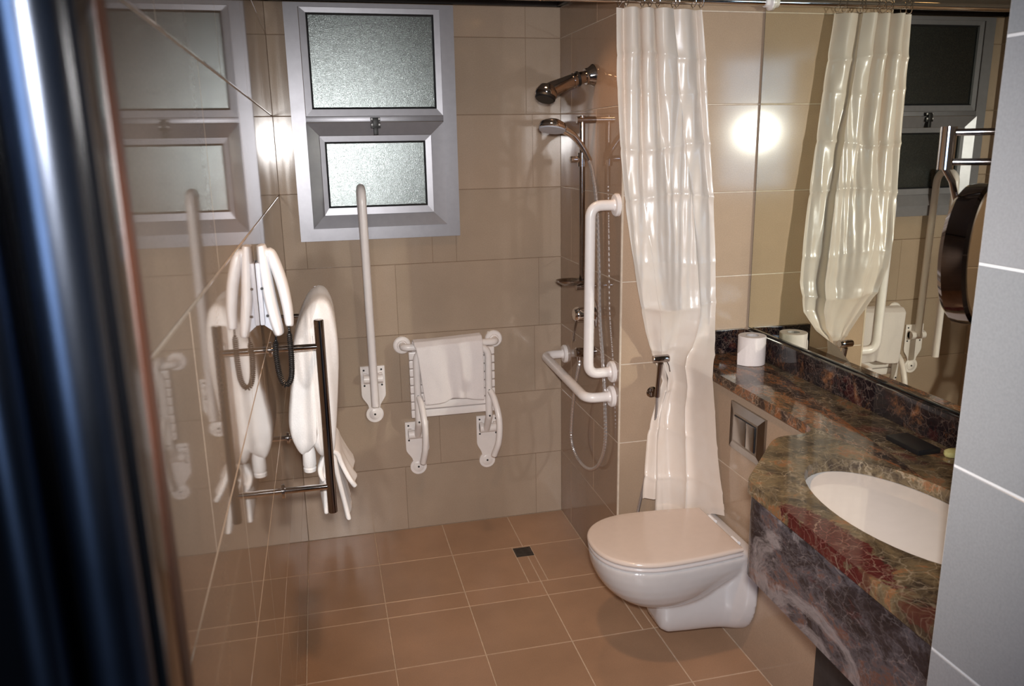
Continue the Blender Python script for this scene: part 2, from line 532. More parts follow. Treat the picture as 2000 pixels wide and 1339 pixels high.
def spline(pts, n=12):
    """Catmull-Rom through the points"""
    P = [Vector(p) for p in pts]; P = [P[0] * 2 - P[1]] + P + [P[-1] * 2 - P[-2]]
    out = []
    for i in range(1, len(P) - 2):
        for k in range(n):
            t = k / n
            a, b, c, d = P[i - 1], P[i], P[i + 1], P[i + 2]
            out.append(0.5 * ((2 * b) + (c - a) * t + (2 * a - 5 * b + 4 * c - d) * t * t + (3 * b - a - 3 * c + d) * t ** 3))
    out.append(P[-2])
    return out


def lerp_table(tab, z):
    """tab rows start with z, descending; smooth-ish interpolation of the rest"""
    if z >= tab[0][0]: return tab[0][1:]
    for a, b in zip(tab, tab[1:]):
        if z >= b[0]:
            t = (a[0] - z) / (a[0] - b[0])
            return tuple(x + (y - x) * t for x, y in zip(a[1:], b[1:]))
    return tab[-1][1:]


# ------------------------------------------------------------------ the room shell
WX, D1, WR, LX, HC, PX, PY = 1.163, -0.723, 1.672, 1.440, 2.221, 1.03, -2.42
_tile_cache = {}


def tile_mesh(w, h, mat, th=0.007, ch=0.0012):
    key = (round(w, 3), round(h, 3), mat)
    if key not in _tile_cache:
        a, b = w / 2, h / 2
        v = [(-a, -b, -th), (a, -b, -th), (a, b, -th), (-a, b, -th), (-a, -b, -ch), (a, -b, -ch), (a, b, -ch), (-a, b, -ch),
             (-a + ch, -b + ch, 0), (a - ch, -b + ch, 0), (a - ch, b - ch, 0), (-a + ch, b - ch, 0)]
        f = [(3, 2, 1, 0), (8, 9, 10, 11)]
        for i in range(4):
            j = (i + 1) % 4
            f += [(i, j, 4 + j, 4 + i), (4 + i, 4 + j, 8 + j, 8 + i)]
        me = bpy.data.meshes.new('tile'); me.from_pydata(v, [], f); me.materials.append(M[mat])
        _tile_cache[key] = me
    return _tile_cache[key]


def cut(rects, hole):
    out = []
    h0, h1, k0, k1 = hole
    for (a0, a1, b0, b1) in rects:
        if a1 <= h0 or a0 >= h1 or b1 <= k0 or b0 >= k1:
            out.append((a0, a1, b0, b1)); continue
        if a0 < h0: out.append((a0, h0, b0, b1))
        if a1 > h1: out.append((h1, a1, b0, b1))
        m0, m1 = max(a0, h0), min(a1, h1)
        if b0 < k0: out.append((m0, m1, b0, k0))
        if b1 > k1: out.append((m0, m1, k1, b1))
    return [q for q in out if q[1] - q[0] > 0.008 and q[3] - q[2] > 0.008]


def tile_wall(parent, rects, to_world, rot, mat, joint=0.003, across=None):
    """one object per tile; rects are (a0, a1, b0, b1) in the wall's own plane"""
    for (a0, a1, b0, b1) in rects:
        me = tile_mesh(a1 - a0 - (joint if across is None else across), b1 - b0 - joint, mat)
        o = bpy.data.objects.new('tile', me); COL.objects.link(o)
        o.location = Vector(to_world((a0 + a1) / 2, (b0 + b1) / 2)) + Vector((0, 0, 0))
        o.rotation_euler = rot
        o.parent = parent


def rows(splits_by_row, z_edges):
    out = []
    for i, (z0, z1) in enumerate(zip(z_edges, z_edges[1:])):
        sp = splits_by_row[i % len(splits_by_row)]
        for a0, a1 in zip(sp, sp[1:]):
            out.append((a0, a1, z0, z1))
    return out


def wall(name, boxes, mat, label):
    g = G()
    for bx in boxes:
        g.box(*bx)
    o = g.build(name, mat, smooth=False)
    return tag(o, label, 'floor' if name == 'floor' else ('ceiling' if name == 'ceiling' else 'wall'), kind='structure')


GR = 0.0014   # how far the joints sit back
TH = 0.007
ZE = [0, 0.300, 0.602, 0.903, 1.204, 1.504, 1.803, 2.102, HC]

# floor with its tiles (a line of cut tiles where the shower falls to the drain)
floor = wall('floor', [(-0.1, 1.75, -3.6, 0.1, -0.1, -GR)], 'grout_floor', 'brown tiled bathroom floor with pale joints')
fx = [0.0, 0.287, 0.593, 0.899, 1.205, 1.511, 1.70]
fy = [0, -0.292, -0.587, -0.690, -0.996, -1.302, -1.608, -1.914, -2.220, -2.526, -2.832, -3.138, -3.444]
fr = []
for y1, y0 in zip(fy, fy[1:]):
    for x0, x1 in zip(fx, fx[1:]):
        hi = WX if y1 > D1 - 0.01 else LX
        if x0 < hi:
            fr.append((x0, min(x1, hi), y0, y1))
        if hi == WX and y0 < D1 and x1 > WX:
            fr.append((max(x0, WX), min(x1, LX), y0, D1))
fr = cut(fr, (0.851, 0.929, -0.379, -0.301))
tile_wall(floor, fr, lambda a, b: (a, b, 0), (0, 0, 0), 'tile_floor', 0.004)

# back wall
back = wall('wall_back', [(-0.1, 1.75, GR, 0.12, 0, 2.26)], 'grout_shaded', 'tan tiled wall at the far end of the shower')
br = rows([[0, 0.44, 1.04, WX], [0, 0.6, WX], [0, 0.44, 1.04, WX], [0, 0.44, 1.062, WX], [0, 0.6, WX], [0, 0.44, 1.04, WX], [0, 0.414, 1.014, WX], [0, 0.414, 1.014, WX]], ZE)
br = cut(br, (0.087, 0.702, 1.335, 2.200))
tile_wall(back, br, lambda a, b: (a, 0, b), (pi / 2, 0, 0), 'tile_back', 0.0022, 0.0008)

# left wall
left = wall('wall_left', [(-0.12, -GR, -2.95, 0.1, 0, 2.26)], 'grout_light', 'glossy tan tiled wall along the left')
sp1 = [-2.95] + [-2.4 + 0.6 * i for i in range(5)]
sp2 = [-2.95] + [-2.7 + 0.6 * i for i in range(5)] + [0]
lr = rows([sp1, sp2], ZE)
tile_wall(left, lr, lambda a, b: (0, a, b), (pi / 2, 0, pi / 2), 'tile_left', 0.004, 0.0006)

# shower side wall and the wall beside it that faces the door
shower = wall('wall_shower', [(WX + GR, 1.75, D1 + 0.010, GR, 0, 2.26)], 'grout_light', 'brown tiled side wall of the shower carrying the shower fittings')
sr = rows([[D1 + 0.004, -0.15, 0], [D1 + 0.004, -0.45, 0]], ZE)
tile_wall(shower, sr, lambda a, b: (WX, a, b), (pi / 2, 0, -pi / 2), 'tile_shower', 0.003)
alc = wall('wall_alcove', [(WX + 0.004, 1.75, D1 + GR, D1 + 0.010, 0, 2.26)], 'grout_light', 'beige tiled wall behind the shower curtain')
tile_wall(alc, rows([[WX, WR]], ZE), lambda a, b: (a, D1, b), (pi / 2, 0, 0), 'tile_side', 0.004)
g = G().box(WX - 0.0005, WX + 0.006, D1 - 0.0008, D1 + 0.006, 0, HC)
tag(g.build('trim_2', 'grout_light', smooth=False), 'pale corner strip where the shower wall ends', 'trim', kind='structure')

# wall that carries the big mirror, boxed cistern ledge in front of it
right = wall('wall_right', [(WR, 1.75, PY - 0.02, D1, 0, 2.26)], 'grout_light', 'wall on the right that carries the large mirror')
ledge = wall('wall_ledge', [(LX + GR, WR - 0.001, -1.65, D1, 0, 0.889), (LX + GR, WR - 0.001, PY, -1.65, 0, 0.68)], 'grout_light', 'boxed out tiled wall under the marble shelf behind the toilet')
ys = [PY, -2.25, -1.65, D1]
tile_wall(ledge, [q for q in rows([ys], [0, 0.289, 0.605, 0.889]) if not (q[2] > 0.6 and q[1] < -1.6)], lambda a, b: (LX, a, b), (pi / 2, 0, -pi / 2), 'tile_side', 0.003)

# near wall corner at the right edge of the picture
near = wall('wall_near', [(PX + GR, 1.75, -3.6, PY - GR, 0, 2.26)], 'grout_white', 'pale grey tiled wall corner close by on the right')
ZN = [0, 0.30, 0.60, 0.905, 1.21, 1.508, 1.804, 2.10, HC]
nr = rows([[-3.6, -3.1, PY]], ZN)
tile_wall(near, nr, lambda a, b: (PX, a, b), (pi / 2, 0, -pi / 2), 'tile_near', 0.004)
tile_wall(near, rows([[PX, 1.62, WR]], ZN), lambda a, b: (a, PY, b), (pi / 2, 0, pi), 'tile_near', 0.004)

ceil = wall('ceiling', [(-0.12, 1.75, -3.6, 0.12, 2.25, 2.36)], 'ceiling', 'plain ceiling above the bathroom')
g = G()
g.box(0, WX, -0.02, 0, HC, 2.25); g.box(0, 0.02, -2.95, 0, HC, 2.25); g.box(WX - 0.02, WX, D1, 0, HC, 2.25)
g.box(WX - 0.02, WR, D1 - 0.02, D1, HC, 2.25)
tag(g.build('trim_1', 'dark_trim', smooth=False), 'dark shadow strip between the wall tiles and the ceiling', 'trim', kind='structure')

# ------------------------------------------------------------------ doorway at the left edge
door = thing('door_1', (0.0, -3.0, 0), 'near black wooden door frame close by at the left edge', 'door frame', kind='structure')
G().box(-0.40, 0.0620, -3.035, -2.952, 0, 2.2, 0.004).build('jamb', 'door_wood', door)
G().box(0.030, 0.0655, -2.951, -2.930, 0, 2.2, 0.003).build('door_stop', 'edge_wood', door)
G().box(-0.40, 0.0830, -3.060, -3.032, 0, 2.2, 0.006, 3).build('casing', 'door_wood', door)
G().tube([(0.0700, -3.064, 0.0), (0.0700, -3.064, 2.2)], 0.0100, 24).build('moulding', 'door_metal', door)
G().tube([(0.0480, -3.066, 0.0), (0.0480, -3.066, 2.2)], 0.0075, 24).build('moulding', 'door_metal', door)

# ------------------------------------------------------------------ window
win = thing('window_1', (0.39, 0, 1.30), 'aluminium window with two hammered glass panes above the shower', 'window', kind='structure')
wx0, wx1, wz0, wz1 = 0.068, 0.714, 1.302, 2.200


def frame_ring(g, o, i, yo, yi, ybase=0.004):
    """mitred ring from outer rect o to inner rect i; depth yo at the outer edge, yi at the inner"""
    for k in range(4):
        def cor(r, kk):
            x0, x1, z0, z1 = r
            return [(x0, z0), (x1, z0), (x1, z1), (x0, z1)][kk % 4]
        a, b, c, d = cor(o, k), cor(o, k + 1), cor(i, k + 1), cor(i, k)
        q = [(a[0], yo, a[1]), (b[0], yo, b[1]), (c[0], yi, c[1]), (d[0], yi, d[1]),
             (a[0], ybase, a[1]), (b[0], ybase, b[1]), (c[0], ybase, c[1]), (d[0], ybase, d[1])]
        g.add(q, [(0, 1, 2, 3), (7, 6, 5, 4), (0, 4, 5, 1), (2, 6, 7, 3), (1, 5, 6, 2), (3, 7, 4, 0)])
    return g


U_BEAD = (0.124, 0.660, 1.786, 2.186); U_GL = (0.149, 0.636, 1.812, 2.165)
L_SASH = (0.121, 0.660, 1.352, 1.762); L_IN = (0.168, 0.609, 1.402, 1.712); L_GL = (0.187, 0.584, 1.431, 1.689)
g = G()
frame_ring(g, (wx0, wx1, wz0, wz1), (0.122, 0.660, 1.354, 2.184), -0.026, -0.026, 0.02)
g.build('outer_frame', 'aluminium', win, smooth=False)
g = G().box(0.122, 0.660, -0.024, 0.02, 1.764, 1.785, 0.001).build('transom', 'aluminium', win)
g = frame_ring(G(), U_BEAD, U_GL, -0.020, -0.018); g.build('glazing_bead', 'aluminium', win, smooth=False)
g = frame_ring(G(), L_SASH, L_IN, -0.034, -0.018); g.build('sash', 'aluminium', win, smooth=False)
g = frame_ring(G(), (L_IN[0] + .001, L_IN[1] - .001, L_IN[2] + .001, L_IN[3] - .001), L_GL, -0.021, -0.019); g.build('glazing_bead', 'aluminium', win, smooth=False)
for GL in (U_GL, L_GL):
    k = 0.0075
    frame_ring(G(), GL, (GL[0] + k, GL[1] - k, GL[2] + k, GL[3] - k), -0.0205, -0.0165).build('gasket', 'rubber', win, smooth=False)
    G().box(GL[0], GL[1], -0.012, -0.004, GL[2], GL[3]).build('pane', 'pane', win, smooth=False)
lt = G()
lx = 0.388
lt.box(lx - 0.019, lx + 0.019, -0.040, -0.022, 1.765, 1.780, 0.002)
lt.box(lx - 0.019, lx + 0.019, -0.043, -0.030, 1.738, 1.760, 0.002)
lt.box(lx - 0.011, lx + 0.011, -0.048, -0.030, 1.744, 1.776, 0.002)
lt.box(lx - 0.0085, lx + 0.0085, -0.046, -0.022, 1.712, 1.742, 0.002)
lo = lt.build('latch', 'black_plastic', win)
for sx in (-1, 1):
    for z in (1.7735, 1.752):
        G().lathe([(0.0040, 0), (0.0040, 0.002), (0.0015, 0.003)], (lx + sx * 0.0140, -0.0425 if z < 1.76 else -0.0395, z), (0, -1, 0), 12).build('screw', 'white_plastic', lo)

t = thing('access_panel', (LX, -2.1, 0.0), 'dark grey access panel under the basin', 'panel')
G().box(LX - 0.012, LX - 0.0005, PY + 0.005, -1.600, 0.004, 0.675, 0.002).build('board', 'vanity_under', t)

# ------------------------------------------------------------------ ceiling downlights
for (lx_, ly_), lab in zip(LAMPS, ('round warm ceiling downlight over the middle of the floor', 'round warm ceiling downlight over the shower corner')):
    t = thing('ceiling_downlight', (lx_, ly_, 2.25), lab, 'light')
    G().lathe([(0.062, 0.0), (0.062, 0.006), (0.050, 0.009), (0.046, 0.002)], (lx_, ly_, 2.2500), (0, 0, -1), 32, caps=False).build('rim', 'chrome', t)
    G().lathe([(0.047, 0.0005), (0.047, 0.003)], (lx_, ly_, 2.2500), (0, 0, -1), 32).build('diffuser', 'glow', t)

# ------------------------------------------------------------------ big wall mirror
t = thing('wall_mirror', (1.666, -1.6, 1.02), 'large frameless wall mirror above the marble shelf', 'mirror')
MY0, MY1, MZ0, MZ1 = -2.41, D1 - 0.006, 1.0080, 2.205
G().box(1.6662, 1.6710, MY0, MY1, MZ0, MZ1).build('backing', 'dark_edge', t, smooth=False)
G().box(1.6655, 1.6661, MY0 + 0.003, MY1 - 0.003, MZ0 + 0.003, MZ1 - 0.003).build('glass', 'mirror', t, smooth=False)

# ------------------------------------------------------------------ curtain rod and curtain
ROD_Y, ROD_Z = -0.762, 2.127
t = thing('curtain_rod', (0.83, ROD_Y, ROD_Z), 'chrome shower curtain rod running to the mirror wall under the ceiling', 'rod')
G().tube([(0.003, ROD_Y, ROD_Z), (1.655, ROD_Y, ROD_Z)], 0.0125, 20).build('tube', 'chrome', t)
G().lathe([(0.026, 0), (0.026, 0.006), (0.018, 0.012), (0.0165, 0.024)], (1.6652, ROD_Y, ROD_Z), (-1, 0, 0), 28).build('flange', 'nylon', t)
G().lathe([(0.026, 0), (0.026, 0.006), (0.018, 0.012), (0.0165, 0.024)], (0.0005, ROD_Y, ROD_Z), (1, 0, 0), 28).build('flange', 'nylon', t)

LE = [(2.102, 1.118, -0.765), (1.888, 1.120, -0.770), (1.646, 1.131, -0.785), (1.480, 1.143, -0.808), (1.345, 1.157, -0.828), (1.225, 1.175, -0.838), (1.132, 1.199, -0.824), (1.034, 1.235, -0.785),
      (0.939, 1.275, -0.755), (0.838, 1.320, -0.750), (0.757, 1.293, -0.753), (0.651, 1.251, -0.784), (0.465, 1.224, -0.823), (0.349, 1.214, -0.832), (0.2, 1.214, -0.832)]
RE = [(2.098, 1.419, -0.757), (1.971, 1.435, -0.760), (1.724, 1.457, -0.763), (1.501, 1.479, -0.772), (1.324, 1.492, -0.778), (1.179, 1.498, -0.783), (1.071, 1.490, -0.805), (1.009, 1.466, -0.856),
      (0.959, 1.423, -0.934), (0.909, 1.398, -0.978), (0.693, 1.412, -1.000), (0.546, 1.424, -1.022), (0.414, 1.430, -1.050), (0.2, 1.430, -1.05)]
ZT = 2.100


CREASES = [1.955, 1.84, 1.665, 1.50, 1.275, 1.12, 0.965, 0.80, 0.665, 0.50]


def curtain_pt(u, v):
    zb = 0.345 + 0.085 * max(0, min(1, (u - 0.80) / 0.2)) + (0.075 if u < 0.22 else 0.0)
    z = ZT + (zb - ZT) * v
    xl, yl = lerp_table(LE, z); xr, yr = lerp_table(RE, z)
    k = max(0.0, min(1.0, (z - 1.25) / 0.75)); k = k * k * (3 - 2 * k)
    wob = noise.noise(Vector((u * 2.0, z * 0.9, 4.2))) * 0.16
    edge = max(0.0, min(1.0, u / 0.05, (1 - u) / 0.05))
    # gathers at the rings, fading into a few broad panels lower down
    ph = 2 * pi * 4.6 * (u + wob)
    g1 = 0.024 * k * sin(ph) * (0.6 + 0.5 * noise.noise(Vector((u * 3, 2.2, z))))
    ph2 = 2 * pi * 2.1 * (u + 0.5 * wob + 0.05 * sin(z * 3.0))
    g2 = 0.010 * (1 - 0.4 * k) * sin(ph2 + 0.6)
    # the one deep fold that runs down the right hand side
    uf = 0.73 + 0.07 * sin((z - 0.4) * 2.2)
    d1 = (u - uf)
    g3 = 0.020 * math.tanh(d1 / 0.022) * math.exp(-(d1 / 0.20) ** 2)
    ul = 0.20 + 0.03 * sin(z * 4)
    g3 += 0.012 * math.tanh((u - ul) / 0.03) * math.exp(-((u - ul) / 0.16) ** 2) * (1 if z < 0.8 else k)
    x = xl + (xr - xl) * u + edge * (0.010 * k * sin(ph + 0.9) - 0.012 * math.exp(-(d1 / 0.05) ** 2))
    y = yl + (yr - yl) * u ** (1.0 + 4.0 * max(0.0, min(1.0, (1.15 - z) / 0.2))) + edge * (g1 + g2 + g3)
    # packing creases and the faint upright corrugation between them
    for n_c, zc in enumerate(CREASES):
        dz = z - zc - 0.010 * sin(u * 5 + n_c * 1.7)
        if abs(dz) < 0.05:
            y -= (0.0065 - 0.0035 * (n_c % 3 == 1)) * math.exp(-abs(dz) / 0.010)
    cg = max(0.0, noise.noise(Vector((u * 2.5, z * 2.2, 7.7))) + 0.35)
    y += 0.0026 * cg * sin(2 * pi * (xl + (xr - xl) * u) / 0.030)
    y += 0.0022 * noise.noise(Vector((u * 6, z * 5, 0.3))) + 0.0015 * noise.noise(Vector((u * 17, z * 16, 5.3)))
    y += -0.014 * math.exp(-((z - 0.85) / 0.07) ** 2) * sin(u * pi)
    return (x, min(y, D1 - 0.006) if x > WX - 0.03 else y, z)


cur = thing('shower_curtain', (1.25, ROD_Y, 2.1), 'pearly cream shower curtain with packing creases, gathered beside the shower', 'curtain')
G().grid(curtain_pt, 170, 300).build('cloth', 'curtain', cur, angle=3.2, recalc=False)
g = G()
g.grid(lambda u, v: tuple(Vector(curtain_pt(0.22 + 0.78 * u, 0.975 + 0.012 * v)) + Vector((0, -0.0035, 0))), 90, 2)
g.build('hem', 'curtain', cur, angle=3.2, recalc=False)
for i in range(9):
    x, y, z = curtain_pt(0.02 + i * 0.12, 0.004)
    cx = x
    pts = [(cx, ROD_Y + 0.017 * sin(a), ROD_Z - 0.004 + 0.021 * cos(a)) for a in [2 * pi * q / 20 for q in range(20)]]
    pts = [(cx + 0.002 * sin(q), p_[1], p_[2]) for q, p_ in enumerate(pts)] + [pts[0]]
    G().tube(pts, 0.0014, 8, caps=False).build('ring', 'chrome', cur)

# ------------------------------------------------------------------ shower fittings on the shower wall
SXW = 1.158
SY = -0.42
t = thing('overhead_shower', (SXW, SY, 1.92), 'dark chrome overhead shower head projecting from the shower wall', 'shower head')
G().lathe([(0.040, 0), (0.040, 0.004), (0.030, 0.020), (0.0285, 0.034)], (SXW, -0.40, 1.915), (-1, 0, -0.16), 32).build('wall_flange', 'dark_chrome', t)
g = G()
pts = spline([(1.128, -0.402, 1.910), (1.095, -0.404, 1.902), (1.060, -0.408, 1.890), (1.025, -0.412, 1.876), (0.990, -0.416, 1.862), (0.965, -0.42, 1.846)], 6)
rad = [0.0215, 0.0215, 0.0215, 0.022, 0.022, 0.022] + [0.022 + 0.010 * (i / 25) for i in range(len(pts) - 6)]
g.tube(pts, rad, 28)
g.build('body', 'dark_chrome', t)
G().lathe([(0.0245, 0), (0.0265, 0.002), (0.0265, 0.008), (0.0245, 0.010)], (1.100, -0.404, 1.9035), (-1, -0.02, -0.30), 28).build('swivel_ring', 'black_plastic', t)
G().lathe([(0.0225, 0), (0.0265, 0.001), (0.0265, 0.005), (0.0225, 0.006)], (1.080, -0.405, 1.897), (-1, -0.02, -0.30), 28).build('swivel_ring', 'dark_chrome', t)
G().lathe([(0.030, -0.030), (0.040, -0.012), (0.041, 0.0), (0.038, 0.006)], (0.968, -0.425, 1.845), (-0.30, -0.28, -0.90), 32).build('head', 'dark_chrome', t)
G().lathe([(0.037, 0.0), (0.037, 0.010), (0.033, 0.014)], (0.9665, -0.4265, 1.8405), (-0.30, -0.28, -0.90), 32).build('spray_face', 'black_plastic', t)

t = thing('shower_rail', (1.11, SY, 1.17), 'chrome vertical slide rail with a soap dish on the shower wall', 'shower rail')
RX = 1.108
G().tube([(RX, SY, 1.150), (RX, SY, 1.772)], 0.0105, 20).build('bar', 'dark_chrome', t)
for z in (1.757, 1.163 - 0.025):
    G().tube([(SXW + 0.0005, SY, z), (1.086, SY, z)], 0.0125, 20).build('bracket', 'dark_chrome', t)
G().tube([(RX, SY, 1.590), (RX, SY, 1.640)], 0.018, 20).build('slider', 'chrome', t)
G().lathe([(0.010, 0), (0.012, 0.02), (0.012, 0.045), (0.009, 0.047)], (RX, SY, 1.616), (-1, 0, 0.0), 20).build('slider_knob', 'chrome', t)
ring = []
for k in range(9):
    f_ = k / 8
    rng = []
    for j in range(36):
        a = 2 * pi * j / 36
        sc = 0.55 + 0.45 * sin(f_ * pi / 2)
        rng.append((1.062 + cos(a) * 0.058 * sc, SY - 0.005 + sin(a) * 0.045 * sc, 1.148 + 0.020 * f_))
    ring.append(rng)
for k in range(4):
    f_ = 1 - k / 3
    ring.append([(1.062 + cos(2 * pi * j / 36) * 0.052 * (0.7 + 0.3 * f_), SY - 0.005 + sin(2 * pi * j / 36) * 0.039 * (0.7 + 0.3 * f_), 1.158 + 0.009 * f_) for j in range(36)])
G().loft(ring).build('soap_dish', 'satin_chrome', t)

t = thing('hand_shower', (1.09, SY, 1.62), 'chrome hand shower resting in the slider of the rail', 'hand shower')
g = G()
hp = spline([(1.128, SY - 0.028, 1.610), (1.108, SY - 0.030, 1.645), (1.085, SY - 0.030, 1.678), (1.060, SY - 0.030, 1.704), (1.030, SY - 0.030, 1.722)], 6)
g.tube(hp, [0.0105 + 0.006 * (i / len(hp)) ** 2 for i in range(len(hp))], 20)
g.build('handle', 'chrome', t)
n_ = Vector((-0.16, -0.22, -0.96)); hc = Vector((0.985, SY - 0.030, 1.736))
hb = G().lathe([(0.004, -0.024), (0.028, -0.020), (0.046, -0.010), (0.0505, 0.004), (0.0495, 0.012)], hc, n_, 36)
hb.build('head', 'dark_chrome', t)
G().lathe([(0.049, 0.0118), (0.047, 0.0165), (0.03, 0.0175)], hc, n_, 36).build('spray_face', 'grey_plastic', t)
G().lathe([(0.0505, 0.003), (0.0520, 0.006), (0.0520, 0.011), (0.0500, 0.013)], hc, n_, 36, caps=False).build('rim', 'chrome', t)

hose_pts = spline([(1.124, SY - 0.028, 1.615), (1.130, SY - 0.055, 1.57), (1.137, SY - 0.085, 1.45), (1.140, SY - 0.105, 1.25), (1.140, SY - 0.120, 1.05), (1.140, SY - 0.160, 0.88),
                   (1.140, SY - 0.190, 0.70), (1.139, SY - 0.195, 0.56), (1.136, SY - 0.130, 0.45), (1.130, SY - 0.020, 0.392), (1.122, SY + 0.100, 0.40), (1.118, SY + 0.160, 0.46), (1.114, SY + 0.130, 0.60), (1.104, SY + 0.050, 0.75), (1.100, SY, 0.83), (1.100, SY, 0.845)], 40)
rad = [0.0066 + (0.0012 if (i % 4) < 2 else 0.0) for i in range(len(hose_pts))]
o = G().tube(hose_pts, rad, 10).build('shower_hose', 'hose', angle=0.35)
tag(o, 'ribbed metal shower hose hanging in a long loop below the hand shower', 'hose')

t = thing('shower_mixer', (SXW, SY, 1.03), 'chrome shower mixer with a lever on the shower wall', 'mixer tap')
G().lathe([(0.060, 0), (0.060, 0.005), (0.055, 0.008)], (SXW, SY, 1.030), (-1, 0, 0), 36).build('plate', 'chrome', t)
G().lathe([(0.030, 0.006), (0.030, 0.060), (0.027, 0.075), (0.022, 0.082)], (SXW, SY, 1.030), (-1, 0, 0), 32).build('cartridge', 'chrome', t)
G().tube([(1.092, SY, 1.020), (1.082, SY, 0.985), (1.076, SY, 0.935), (1.076, SY, 0.925)], [0.008, 0.0075, 0.006, 0.005], 14, flat=0.6).build('lever', 'dark_chrome', t)

t = thing('hose_outlet', (SXW, SY, 0.875), 'chrome hose outlet elbow under the shower mixer', 'outlet')
G().lathe([(0.026, 0), (0.026, 0.006), (0.018, 0.010), (0.018, 0.050), (0.019, 0.052), (0.019, 0.072), (0.016, 0.075)], (SXW, SY, 0.876), (-1, 0, 0), 28).build('elbow', 'dark_chrome', t)
G().lathe([(0.010, 0), (0.010, 0.018), (0.008, 0.026)], (1.100, SY, 0.868), (0, 0, -1), 20).build('nut', 'chrome', t)


def flange(p, ax, par, r=0.040):
    G().lathe([(r, 0), (r, 0.009), (r - 0.004, 0.014), (0.022, 0.015), (0.020, 0.020)], p, ax, 36).build('flange', 'nylon', par)


GX = 1.063
t = thing('grab_bar', (WX, -0.68, 0.86), 'white vertical grab bar on the end of the shower wall', 'grab bar', 'white grab bars on the shower wall')
g = G()
g.tube(fillet([(WX - 0.012, -0.684, 1.471), (GX, -0.684, 1.471), (GX, -0.670, 0.862), (WX - 0.012, -0.662, 0.862)], 0.052, 10), 0.0185, 24)
g.build('bar', 'nylon', t)
flange((WX, -0.684, 1.471), (-1, 0, 0), t); flange((WX, -0.662, 0.862), (-1, 0, 0), t)
t = thing('grab_bar', (WX, -0.36, 0.77), 'white horizontal grab bar low on the shower wall', 'grab bar', 'white grab bars on the shower wall')
g = G()
g.tube(fillet([(WX - 0.012, -0.069, 0.782), (GX, -0.069, 0.782), (GX - 0.004, -0.660, 0.766), (WX - 0.012, -0.660, 0.766)], 0.050, 10), 0.0185, 24)
g.build('bar', 'nylon', t)
flange((WX, -0.069, 0.782), (-1, 0, 0), t); flange((WX, -0.660, 0.766), (-1, 0, 0), t)


# ------------------------------------------------------------------ fold-up rail and shower seat on the back wall
def plate_outline(cx, ztop, zdisc, w, rd, side=0):
    """rectangular hinge plate running down into a round end"""
    hw = w / 2
    zr = ztop - 0.125
    out = [(cx - hw, ztop), (cx + hw, ztop), (cx + hw, zr)]
    dc = cx + side
    n = 6
    nk = rd * 0.66
    for k in range(n + 1):
        t_ = k / n; s_ = t_ * t_ * (3 - 2 * t_)
        out.append((cx + hw + (dc + nk - cx - hw) * s_, zr + (zdisc + rd * 0.85 - zr) * t_))
    for k in range(25):
        a = radians(52) - radians(284) * k / 24
        out.append((dc + rd * cos(a), zdisc + rd * sin(a)))
    for k in range(n, -1, -1):
        t_ = k / n; s_ = t_ * t_ * (3 - 2 * t_)
        out.append((cx - hw + (dc - nk - cx + hw) * s_, zr + (zdisc + rd * 0.85 - zr) * t_))
    return out


def hinge_plate(par, cx, ztop, zdisc, w=0.100, rd=0.037, side=0.0):
    pl = G().prism(plate_outline(cx, ztop, zdisc, w, rd, side), 0.0, -0.008, 'XZ').build('mounting_plate', 'nylon', par)
    for dx in (-w / 2 + 0.014, w / 2 - 0.014):
        for dz in (-0.016, -0.084):
            G().lathe([(0.0042, 0), (0.0042, 0.0012)], (cx + dx, -0.0078, ztop + dz), (0, -1, 0), 12).build('screw', 'black_plastic', pl)
    G().lathe([(0.024, 0.0), (0.024, 0.002), (0.021, 0.004)], (cx + side, -0.008, zdisc), (0, -1, 0), 28).build('cover', 'nylon', pl)
    G().lathe([(0.0045, 0), (0.0045, 0.0012)], (cx + side, -0.0118, zdisc), (0, -1, 0), 12).build('screw', 'black_plastic', pl)
    zz = ztop - 0.050
    g = G()
    g.tube([(cx - 0.040, -0.028, zz), (cx + 0.040, -0.028, zz)], 0.020, 24)
    g.box(cx - 0.040, cx - 0.024, -0.028, -0.006, zz - 0.022, zz + 0.022, 0.003)
    g.box(cx + 0.024, cx + 0.040, -0.028, -0.006, zz - 0.022, zz + 0.022, 0.003)
    g.build('hinge', 'nylon', par)
    return zz


t = thing('folding_support_rail', (0.32, 0, 0.52), 'tall white support rail folded up against the wall below the window', 'grab rail')
zz = hinge_plate(t, 0.320, 0.766, 0.552, 0.102, 0.037)
g = G()
g.tube(fillet([(0.320, -0.034, zz), (0.318, -0.040, 1.20), (0.312, -0.042, 1.516), (0.312, -0.160, 1.516), (0.312, -0.160, 1.40), (0.316, -0.158, 0.636)], 0.058, 12), 0.0165, 24)
g.build('rail', 'nylon', t)

